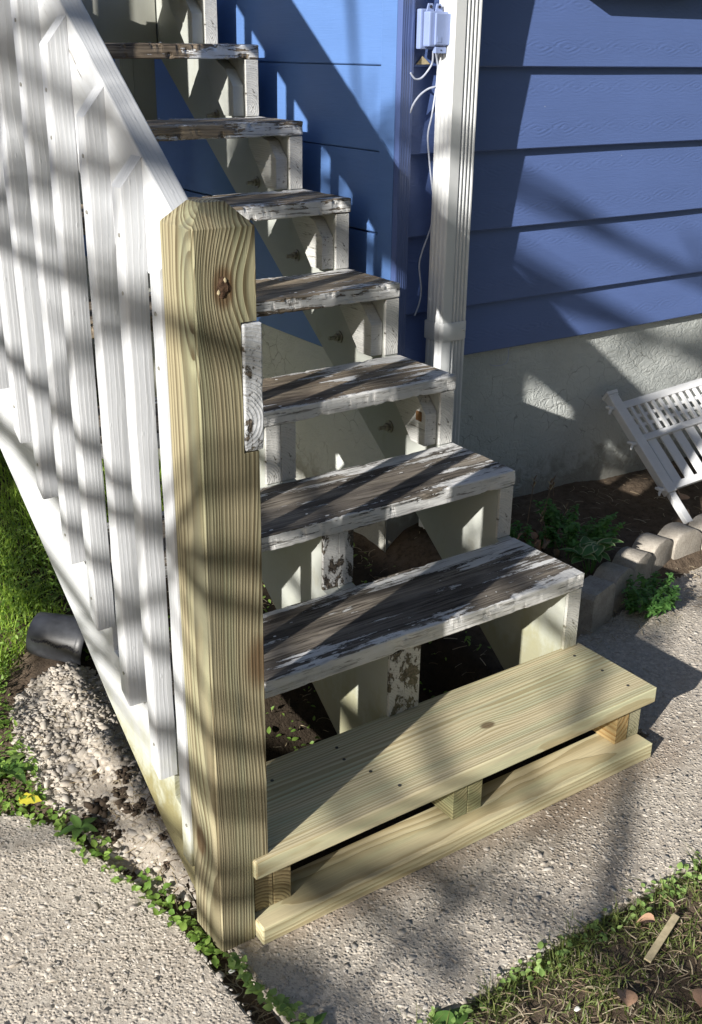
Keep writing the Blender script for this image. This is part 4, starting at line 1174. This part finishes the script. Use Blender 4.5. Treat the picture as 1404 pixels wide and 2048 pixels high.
EB = [(1.600, .470, .28, False, 'flat topped edging block nearest the stairs'),
      (1.735, .520, .30, True, 'round topped edging block standing right after the flat topped one'),
      (1.860, .562, .30, True, 'sunlit round topped edging block behind the low nettle clump'),
      (1.985, .598, .24, True, 'round topped edging block partly hidden by the nettle clump top'),
      (2.110, .605, .02, True, 'broad sunlit edging block right of the nettle clump'),
      (2.245, .600, .0, True, 'edging block below the foot of the white fence panel'),
      (2.380, .605, .0, True, 'edging block at the right edge of the photo')]
for e in EB: edging_block(*e)

# ------------------------------------------------------------------ white plastic fence panel leaning on the foundation
fp = empty('fence_panel', (2.190, .690, .105), 'white plastic garden fence panel leaning crookedly against the foundation', 'fence panel')
yaw, lean, roll = -.288, -.871, -.195
Rz = Matrix.Rotation(yaw, 3, 'Z'); Rx = Matrix.Rotation(lean, 3, 'X'); Ry = Matrix.Rotation(roll, 3, 'Y')
fp.rotation_euler = (Rz @ Rx @ Ry).to_euler()
PWH = M['plastic_white']
def fbox(name, x0, x1, y0, y1, z0, z1, bev=.0015):
    return local(name, box_mesh(name, x1 - x0, y1 - y0, z1 - z0, bev), PWH, ((x0 + x1) / 2, (y0 + y1) / 2, (z0 + z1) / 2), fp)
p_ = fbox('post', -.018, .018, -.016, .016, .090, .470, .003)
local('cap', box_mesh('cap', .042, .040, .012, .002), PWH, (0, 0, .196), p_)
local('cap_neck', box_mesh('cap_neck', .038, .036, .006, .001), PWH, (0, 0, .186), p_)
fbox('post', .60, .636, -.016, .016, .090, .470, .003)
fbox('stake', -.012, .012, -.010, .010, -.02, .0895, .002)
fbox('stake', .606, .630, -.010, .010, -.02, .0895, .002)
for (z0, z1) in ((.425, .437), (.410, .4245), (.296, .306), (.283, .2955), (.098, .122)):
    fbox('rail', .0185, .5995, -.008 if z0 not in (.410, .283) else -.011, .008, z0, z1)
for k in range(19):
    x = .036 + k * .0295
    fbox('lattice_upright', x, x + .011, -.0095, -.0005, .3065, .4095, .001)
for k in range(2):
    z = .3365 + k * .034
    fbox('lattice_crossbar', .0185, .5995, .0, .006, z, z + .012, .001)
for k in range(11):
    x = .030 + k * .0525
    fbox('slat', x, x + .034, -.003, .003, .1225, .2825, .0012)
for z in (.425, .285, .110):
    c = local('clip', tube_mesh('clip', [(-.018, -.002, 0), (-.030, -.006, .001), (-.040, -.012, .004), (-.044, -.006, .012)], [.007, .006, .0065, .004], 8), PWH, (0, 0, z), fp)
    local('clip_prong', tube_mesh('clip_prong', [(-.030, -.006, 0), (-.040, -.004, -.008), (-.044, -.002, -.015)], [.005, .0045, .003], 7), PWH, (0, 0, 0), c)

# ------------------------------------------------------------------ black pot
pot = empty('plant_pot', (.315, 1.065, .080), 'cracked black plastic plant pot lying on its side in the grass', 'plant pot')
axis = Vector((.68, -.68, -.12)).normalized()
zq = axis.to_track_quat('Z', 'Y'); pot.rotation_euler = zq.to_euler()
def pot_mesh():
    n = 56; V = []; F = []
    prof = [(0, -.078), (.048, -.078), (.054, -.074), (.060, -.02), (.066, .045), (.067, .052), (.0705, .053), (.072, .058), (.072, .070), (.0705, .073), (.068, .072), (.066, .058), (.060, 0), (.052, -.070), (0, -.072)]
    for (r, z) in prof:
        for k in range(n):
            a = 2 * math.pi * k / n; rr = r * (1 + .03 * mnoise.noise(Vector((math.cos(a), math.sin(a), z * 9))))
            V.append((rr * math.cos(a), rr * math.sin(a) * .97, z))
    for i in range(len(prof) - 1):
        for k in range(n):
            A = i * n + k; B = i * n + (k + 1) % n; F.append((A, B, B + n, A + n))
    bm = bmesh.new(); vs = [bm.verts.new(v) for v in V]
    for f in F: bm.faces.new([vs[q] for q in f])
    bmesh.ops.remove_doubles(bm, verts=bm.verts, dist=1e-5); bmesh.ops.recalc_face_normals(bm, faces=bm.faces)
    return bm_mesh('pot_wall', bm, True, 50)
local('pot_wall', pot_mesh(), M['pot'], (0, 0, 0), pot)
Vc = []; Fc = []; nz = 15; R3 = pot.rotation_euler.to_matrix()
inv = R3.inverted(); down = (inv @ Vector((-.30, -.83, .22))); a0 = math.atan2(down.y, down.x)
for k in range(nz * 2 + 1):
    z = -.062 + .128 * k / (nz * 2); a = a0 + (.09 if k % 2 else -.03) * (.5 + .5 * math.sin(3.14 * k / (nz * 2))) + .05 * math.sin(k * .5)
    r = .0555 + (z + .074) * .105
    for da, rr in ((-.035 if k % 2 else -.02, r), (.03 if k % 2 else .05, r)):
        Vc.append((rr * math.cos(a + da) * 1.035, rr * math.sin(a + da) * 1.02, z))
for k in range(nz * 2): Fc.append((2 * k, 2 * k + 1, 2 * k + 3, 2 * k + 2))
local('crack', mesh_from('crack', Vc, Fc), M['dark_hole'], (0, 0, 0), pot)

# ------------------------------------------------------------------ plants
def rosette(name, loc, leaves, mat, label, cat='weed', group=None, tilt=.5, droop=.5, W=.4):
    r1 = random.Random(int(loc[0] * 1000) + 5)
    e = empty(name, loc, label, cat, group)
    for k, (L, yaw_) in enumerate(leaves):
        me = leaf_mesh('leaf', L, L * W * r1.uniform(.8, 1.2), .3, droop * r1.uniform(.6, 1.4))
        local('leaf', me, mat, (0, 0, .004), e, (r1.uniform(-.25, .25), -tilt * r1.uniform(.5, 1.3), yaw_))
    return e
rosette('dandelion', (.035, .70, .012), [(.085, 2.9), (.09, -.4), (.10, -1.3), (.08, .6), (.07, 1.6), (.095, -2.3), (.06, 2.2)], M['broad'], 'dandelion with long toothed leaves at the slab edge near the gravel', 'weed', W=.33)
e = empty('yellow_leaf', (.030, .600, .010), 'yellowed leaf lying at the slab corner under the dandelion', 'leaf')
local('leaf_blade', leaf_mesh('leaf_blade', .052, .036, .06, .15, 8, .25), M['petal'], (0, 0, .006), e, (.12, -.10, -.75))
rosette('broad_weed', (-.045, .82, .01), [(.085, -.6), (.08, .5), (.09, -1.5), (.07, 2.4), (.075, 1.4), (.085, -2.5)], M['broad'], 'broad dark leaved weed at the left edge of the photo', 'weed', W=.5)
rosette('leafy_weed', (.09, .74, .015), [(.04, .3), (.05, 1.5), (.045, 2.7), (.05, -2.4), (.04, -1.2)], M['weed_pale'], 'pale leafy weed at the edge of the gravel heap', 'weed', W=.5)
rosette('leafy_weed', (-.02, .70, .01), [(.05, .3), (.06, 1.2), (.055, 2.5), (.06, -2.8), (.05, -1.8), (.055, -.8)], M['broad'], 'leafy weed at the far left end of the gravel', 'weed', W=.45)
rosette('leafy_weed', (.06, .88, .02), [(.04, .3), (.045, 1.4), (.04, 2.6), (.05, -2.4), (.045, -1.0)], M['broad'], 'small leafy weed between the black pot and the gravel', 'weed', W=.5)
rosette('broad_weed', (.02, 1.0, .02), [(.05, -.8), (.045, .5), (.055, -1.9), (.04, 2.4)], M['broad'], 'small broad leaved weed below the black pot', 'weed', W=.6)
rosette('plantain', (.41, -.335, .0), [(.045, 1.9), (.05, .6), (.04, 3.2), (.035, -1.2), (.04, -2.4)], M['broad'], 'low broad leaved plantain at the near corner of the path', 'weed', tilt=.2, droop=.3, W=.75)
rosette('joint_weed', (.212, -.215, -.004), [(.055, -.9), (.05, .3), (.045, 1.7), (.05, -2.2), (.04, 2.8)], M['broad'], 'long leaved weed in the joint furthest from the post', 'weed', W=.4)
rosette('slab_weed', (.105, .455, .0), [(.04, -.9), (.045, .3), (.04, 1.7), (.045, -2.2), (.05, 3.0)], M['broad'], 'small weed between the gravel and the slab edge', 'weed', W=.42)

def bushy(name, loc, R_, Hh, cnt, mat, label, size, W=.55, leafn='foliage', stems=8, seedv=3):
    e = empty(name, loc, label, 'plant')
    rg = np.random.default_rng(seedv); r1 = random.Random(seedv)
    tips = []
    Ps = []; Ds = []; Ss = []
    for s in range(stems):
        a = r1.uniform(0, 6.28); rr = R_ * math.sqrt(r1.random()) * .9; h = Hh * r1.uniform(.55, 1.05) * (1 - .35 * rr / R_)
        base = Vector((rr * .45 * math.cos(a), rr * .45 * math.sin(a), 0)); top = Vector((rr * math.cos(a), rr * math.sin(a), h))
        if s < 10: local('stem', tube_mesh('stem', [base, base.lerp(top, .5) + Vector((0, 0, h * .12)), top], [.0016, .0013, .0008], 5), M['mint'], (0, 0, 0), e)
        per = max(4, cnt // stems)
        for k in range(per):
            t = .25 + .75 * (k + 1) / per
            p = base.lerp(top, t) + Vector((0, 0, h * .12 * math.sin(math.pi * t)))
            Ps.append(p); Ds.append(a * 0 + (k % 2) * math.pi + (k // 2) * math.pi / 2 + r1.uniform(-.5, .5)); Ss.append(r1.uniform(size[0], size[1]) * (1.1 - .5 * t * t))
    o = leaf_cloud(leafn, np.array([tuple(p) for p in Ps]), np.array(Ds), np.array(Ss), mat, seedv, W)
    o.parent = e; o.location = (0, 0, 0); o['kind'] = 'stuff'
    return e
bushy('nettle_clump', (1.775, .455, -.005), .10, .13, 620, M['mint'], 'dark green leafy nettle clump growing in front of the round topped blocks', (.018, .030), .55, stems=34, seedv=5)
bushy('nettle_clump', (1.73, .74, .085), .17, .17, 1000, M['mint'], 'dark green leafy clump in the bed behind the variegated plant', (.018, .030), .55, stems=26, seedv=6)
bushy('nettle_clump', (1.62, .80, .085), .10, .11, 340, M['mint'], 'small dark clump in the bed close to the stairs', (.016, .026), .5, stems=14, seedv=8)
bushy('seedling', (.93, .83, .03), .07, .10, 44, M['mint'], 'thin seedling growing under the stairs behind the third tread', (.018, .032), .5, stems=5, seedv=9)
vp = empty('variegated_plant', (1.70, .62, .075), 'variegated plant with cream edged leaves beside the stairs', 'plant')
r1 = random.Random(12)
vm = [leaf_mesh('leaf', L, L * .58, .22, .35) for L in (.050, .060, .042)]
for s in range(9):
    a = s * 2.4; rr = .018 + .045 * r1.random(); h = .04 + .05 * r1.random()
    top = Vector((rr * math.cos(a), rr * math.sin(a), h))
    local('stem', tube_mesh('stem', [Vector((top.x * .3, top.y * .3, 0)), top], [.0018, .0012], 5), M['mint'], (0, 0, 0), vp)
    for k in range(5):
        local('leaf', vm[k % 3], M['varieg'], top * (.80 + .07 * k), vp, (r1.uniform(-.3, .3), -r1.uniform(.0, .8), k * 1.32 + a))
# dead stems with seed heads
ds = empty('dead_plant', (1.66, .80, .10), 'dead brown stalks with seed tips standing in the bed', 'dead plant')
for (dx, dy, h, lx) in ((-.02, .03, .19, .03), (.03, .02, .17, .04), (.085, .05, .155, .012), (.13, .07, .15, .0), (.02, -.02, .10, -.02), (.10, .0, .09, .02)):
    pts = spline([(dx, dy, 0), (dx + lx * .3, dy, h * .5), (dx + lx, dy + .01, h)], 4)
    s_ = local('stalk', tube_mesh('stalk', pts, [.0016 - .0001 * i for i in range(len(pts))], 6), M['twigdry'], (0, 0, 0), ds)
    for k in range(5):
        local('bud', leaf_mesh('bud', .018, .005, .5, .1, 4), M['straw'] if k % 2 else M['twigdry'], pts[-1] - Vector((0, 0, .007 * k)), s_, (0, -1.1, k * 2.1))
for k in range(16):
    a = k * 2.39; rr = .01 + .05 * rnd.random()
    local('dead_leaf', leaf_mesh('dead_leaf', .045, .02, .9, 1.2), M['twigdry'] if k % 3 else M['dryleaf'], (rr * math.cos(a), rr * math.sin(a) - .02, .01 + .035 * rnd.random()), ds, (rnd.uniform(-1, 1), rnd.uniform(-1.2, .6), a))

# ------------------------------------------------------------------ loose things
o = link('wooden_stake', plank_mesh('wooden_stake', .128, .013, .004, .001, 8, .0006, .0, 5), M['straw'], (.770, -.425, .014), None, (.12, -.04, .32))
tag(o, 'flat grey wooden stake lying in the worn grass', 'stake')
def dead_leaf(loc, L, W, rot, label):
    e = empty('dead_leaf', loc, label, 'leaf'); local('leaf_blade', leaf_mesh('leaf_blade', L, W, .5, .5), M['dryleaf'], (0, 0, .004), e, rot)
dead_leaf((.665, -.468, .010), .05, .034, (.2, -.2, .9), 'curled pinkish dead leaf in the grass near the bottom edge')
dead_leaf((.762, -.535, .010), .06, .04, (-.3, -.2, .3), 'tan dead leaf cut off by the bottom right corner')
dead_leaf((.85, -.365, .008), .035, .028, (.1, -.1, 2.2), 'brown leaf in the grass near the end of the wooden stake')
dead_leaf((2.30, .80, .10), .07, .05, (.6, -.3, .6), 'curled pale dead leaf under the fence panel')
for (x, y, z, lab) in ((.176, -.035, .004, 'white paint flake with a string by the foot of the post'), (.60, -.42, .006, 'tiny white crumb in the worn grass')):
    bm = bmesh.new(); bmesh.ops.create_icosphere(bm, subdivisions=2, radius=1)
    for v in bm.verts: v.co = Vector((v.co.x * .006, v.co.y * .004, v.co.z * .002)) * (1 + .6 * mnoise.noise(v.co * 2))
    o = link('paint_flake', bm_mesh('paint_flake', bm), M['white_crumb'], (x, y, z)); tag(o, lab, 'paint flake')

# ------------------------------------------------------------------ trees off to the left that dapple the light
def tree(name, base, height, lean_to, label, seedv, limbs, rad=.06, twigs=True):
    r1 = random.Random(seedv)
    e = empty(name, base, label, 'tree', 'bare trees between the sun and the stairs')
    top = Vector((lean_to[0], lean_to[1], height))
    n = 14; pts = []
    for k in range(n + 1):
        t = k / n; pts.append(Vector((top.x * t + .06 * math.sin(5 * t + seedv), top.y * t + .06 * math.cos(4 * t), height * t)))
    local('trunk', tube_mesh('trunk', pts, [rad * (1 - .75 * k / n) for k in range(n + 1)], 12), M['bark'], (0, 0, 0), e)
    V = []; F = []
    def seg(ptsl, rads, sides=5):
        me = tube_mesh('tmp', ptsl, rads, sides, False); b = len(V)
        V.extend([tuple(v.co) for v in me.vertices]); F.extend([tuple(b + q for q in p.vertices) for p in me.polygons]); bpy.data.meshes.remove(me)
    def branch(p, d, L, r, depth):
        m = 5; P = [p]; dd = d.normalized(); cur = p.copy()
        for k in range(m):
            dd = (dd + Vector((r1.gauss(0, .10), r1.gauss(0, .10), r1.gauss(0, .08) + .03))).normalized()
            cur = cur + dd * (L / m); P.append(cur.copy())
        seg(P, [r * (1 - .65 * k / m) for k in range(m + 1)], 6 if depth > 1 else 4)
        if depth > 0:
            cnt = {3: 7, 2: 6, 1: 5}[depth]
            for k in range(cnt):
                i = min(m, 1 + int(m * (k + r1.random()) / cnt)); q = P[i]
                side = Vector((r1.gauss(0, 1), r1.gauss(0, 1), r1.gauss(0, .7))).normalized()
                nd = (dd * .75 + side * .75).normalized()
                branch(q, nd, L * r1.uniform(.42, .62), r * .48, depth - 1)
    for (hz, az, up, L, r) in limbs:
        t = hz / height; p = Vector((top.x * t, top.y * t, hz))
        branch(p, Vector((math.cos(az), math.sin(az), up)), L, r, 3)
    me = mesh_from('branches', V, F, True)
    b = local('branches', me, M['bark'], (0, 0, 0), e); b['kind'] = 'stuff'
    return e
TREES = True
def dapple_tree(name, base, height, label, seedv, limbs, rad, sub=5, subl=(.35, .8), subr=.009, wob=.05):
    r1 = random.Random(seedv)
    e = empty(name, base, label, 'tree', 'bare trees between the sun and the stairs')
    n = 12; pts = [Vector((.05 * math.sin(4 * k / n + seedv), .05 * math.cos(3 * k / n), height * k / n)) for k in range(n + 1)]
    local('trunk', tube_mesh('trunk', pts, [rad * (1 - .6 * k / n) for k in range(n + 1)], 12), M['bark'], (0, 0, 0), e)
    for (hz, az, up, L, r) in limbs:
        V = []; F = []
        def seg(ptsl, rads, sides=6):
            me = tube_mesh('tmp', ptsl, rads, sides, False); b = len(V)
            V.extend([tuple(v.co) for v in me.vertices]); F.extend([tuple(b + q for q in p.vertices) for p in me.polygons]); bpy.data.meshes.remove(me)
        def walk(p, d, L, r, m=9, wob=.05):
            P = [p]; dd = d.normalized(); cur = p.copy()
            for k in range(m):
                dd = (dd + Vector((r1.gauss(0, wob), r1.gauss(0, wob), r1.gauss(0, wob)))).normalized(); cur = cur + dd * (L / m); P.append(cur.copy())
            seg(P, [r * (1 - .6 * k / m) for k in range(m + 1)]); return P, dd
        k0 = int(n * hz / height); p = pts[min(n, k0)].copy(); p.z = hz
        d = Vector((math.cos(az), math.sin(az), up)); P, dd = walk(p, d, L, r)
        for k in range(sub):
            q = P[2 + int(7 * (k + r1.random()) / sub)]
            side = Vector((-math.sin(az), math.cos(az), 0)) * r1.uniform(-.9, .9) + Vector((0, 0, r1.uniform(-.8, .9)))
            Q, d2 = walk(q, d.normalized() * .7 + side, r1.uniform(*subl), subr * r1.uniform(.7, 1.3), 6, .12)
            for j in range(2):
                walk(Q[2 + 2 * j], d2 + Vector((r1.gauss(0, .6), r1.gauss(0, .6), r1.gauss(0, .6))), r1.uniform(.2, .4), subr * .55, 4, .15)
        local('branch', mesh_from('branch', V, F, True), M['bark'], (0, 0, 0), e)
    return e
if TREES:
    A0 = 1.94
    dapple_tree('bare_tree', (-4.4, -3.7, -.3), 6.0, 'larger bare tree further from the stairs on the sunny side', 4,
        [(2.75, A0 + .05, .02, 2.3, .024), (3.02, A0 - .1, .20, 2.6, .026), (3.40, A0 + .05, .12, 3.2, .034), (3.62, A0 - .12, .18, 3.4, .036), (4.1, A0 - .05, -.16, 3.4, .038),
         (4.45, A0 - .12, -.20, 3.4, .038), (4.35, A0 - .2, .02, 3.2, .034)], .07, 4, (.4, .9), .020)
    B0 = -1.57
    dapple_tree('bare_tree', (-3.8, 1.5, -.3), 4.2, 'small bare tree close to the stairs on the sunny side', 8,
        [(2.36, B0 - .05, -.14, 3.4, .034), (2.50, B0 + .04, -.13, 3.3, .030), (2.62, B0 - .03, -.12, 3.5, .038), (2.76, B0, -.12, 3.3, .030),
         (2.88, B0 + .04, -.11, 3.4, .036), (3.02, B0 - .05, -.11, 3.4, .030), (3.16, B0 + .03, -.10, 3.2, .034), (3.32, B0 + .03, -.10, 3.0, .028)], .08, 3, (.3, .7), .016, .028)

# ------------------------------------------------------------------ unseen house added behind the camera to block sky light
nh = empty('sky_block_house', (-2, -11, -.3), 'added tan house with a dark roof, out of view, blocking sky light', 'house')
M['tan'] = simple('tan board wall', (.24, .19, .14), .8, .2, 3, .15, .002); M['roofing'] = simple('dark shingle roof', (.05, .045, .04), .9, .2, 8, .3, .004)
box('wall', -11, 7, -14, -10.0, -.3, 4.6, M['tan'], nh, .01)
link('roof', prism_mesh('roof', [(-14.5, 4.6), (-9.5, 4.6), (-12, 7.2)], 19, .01), M['roofing'], (-11.5, 0, 0), nh)
for k in range(5):
    w_ = box('window', -9.6 + 3.4 * k, -8.3 + 3.4 * k, -10.02, -9.95, 1.0, 2.5, M['spout'], nh, .01)
    local('pane', box_mesh('pane', 1.14, .02, 1.34, 0), M['glass'], (0, .03, 0), w_)
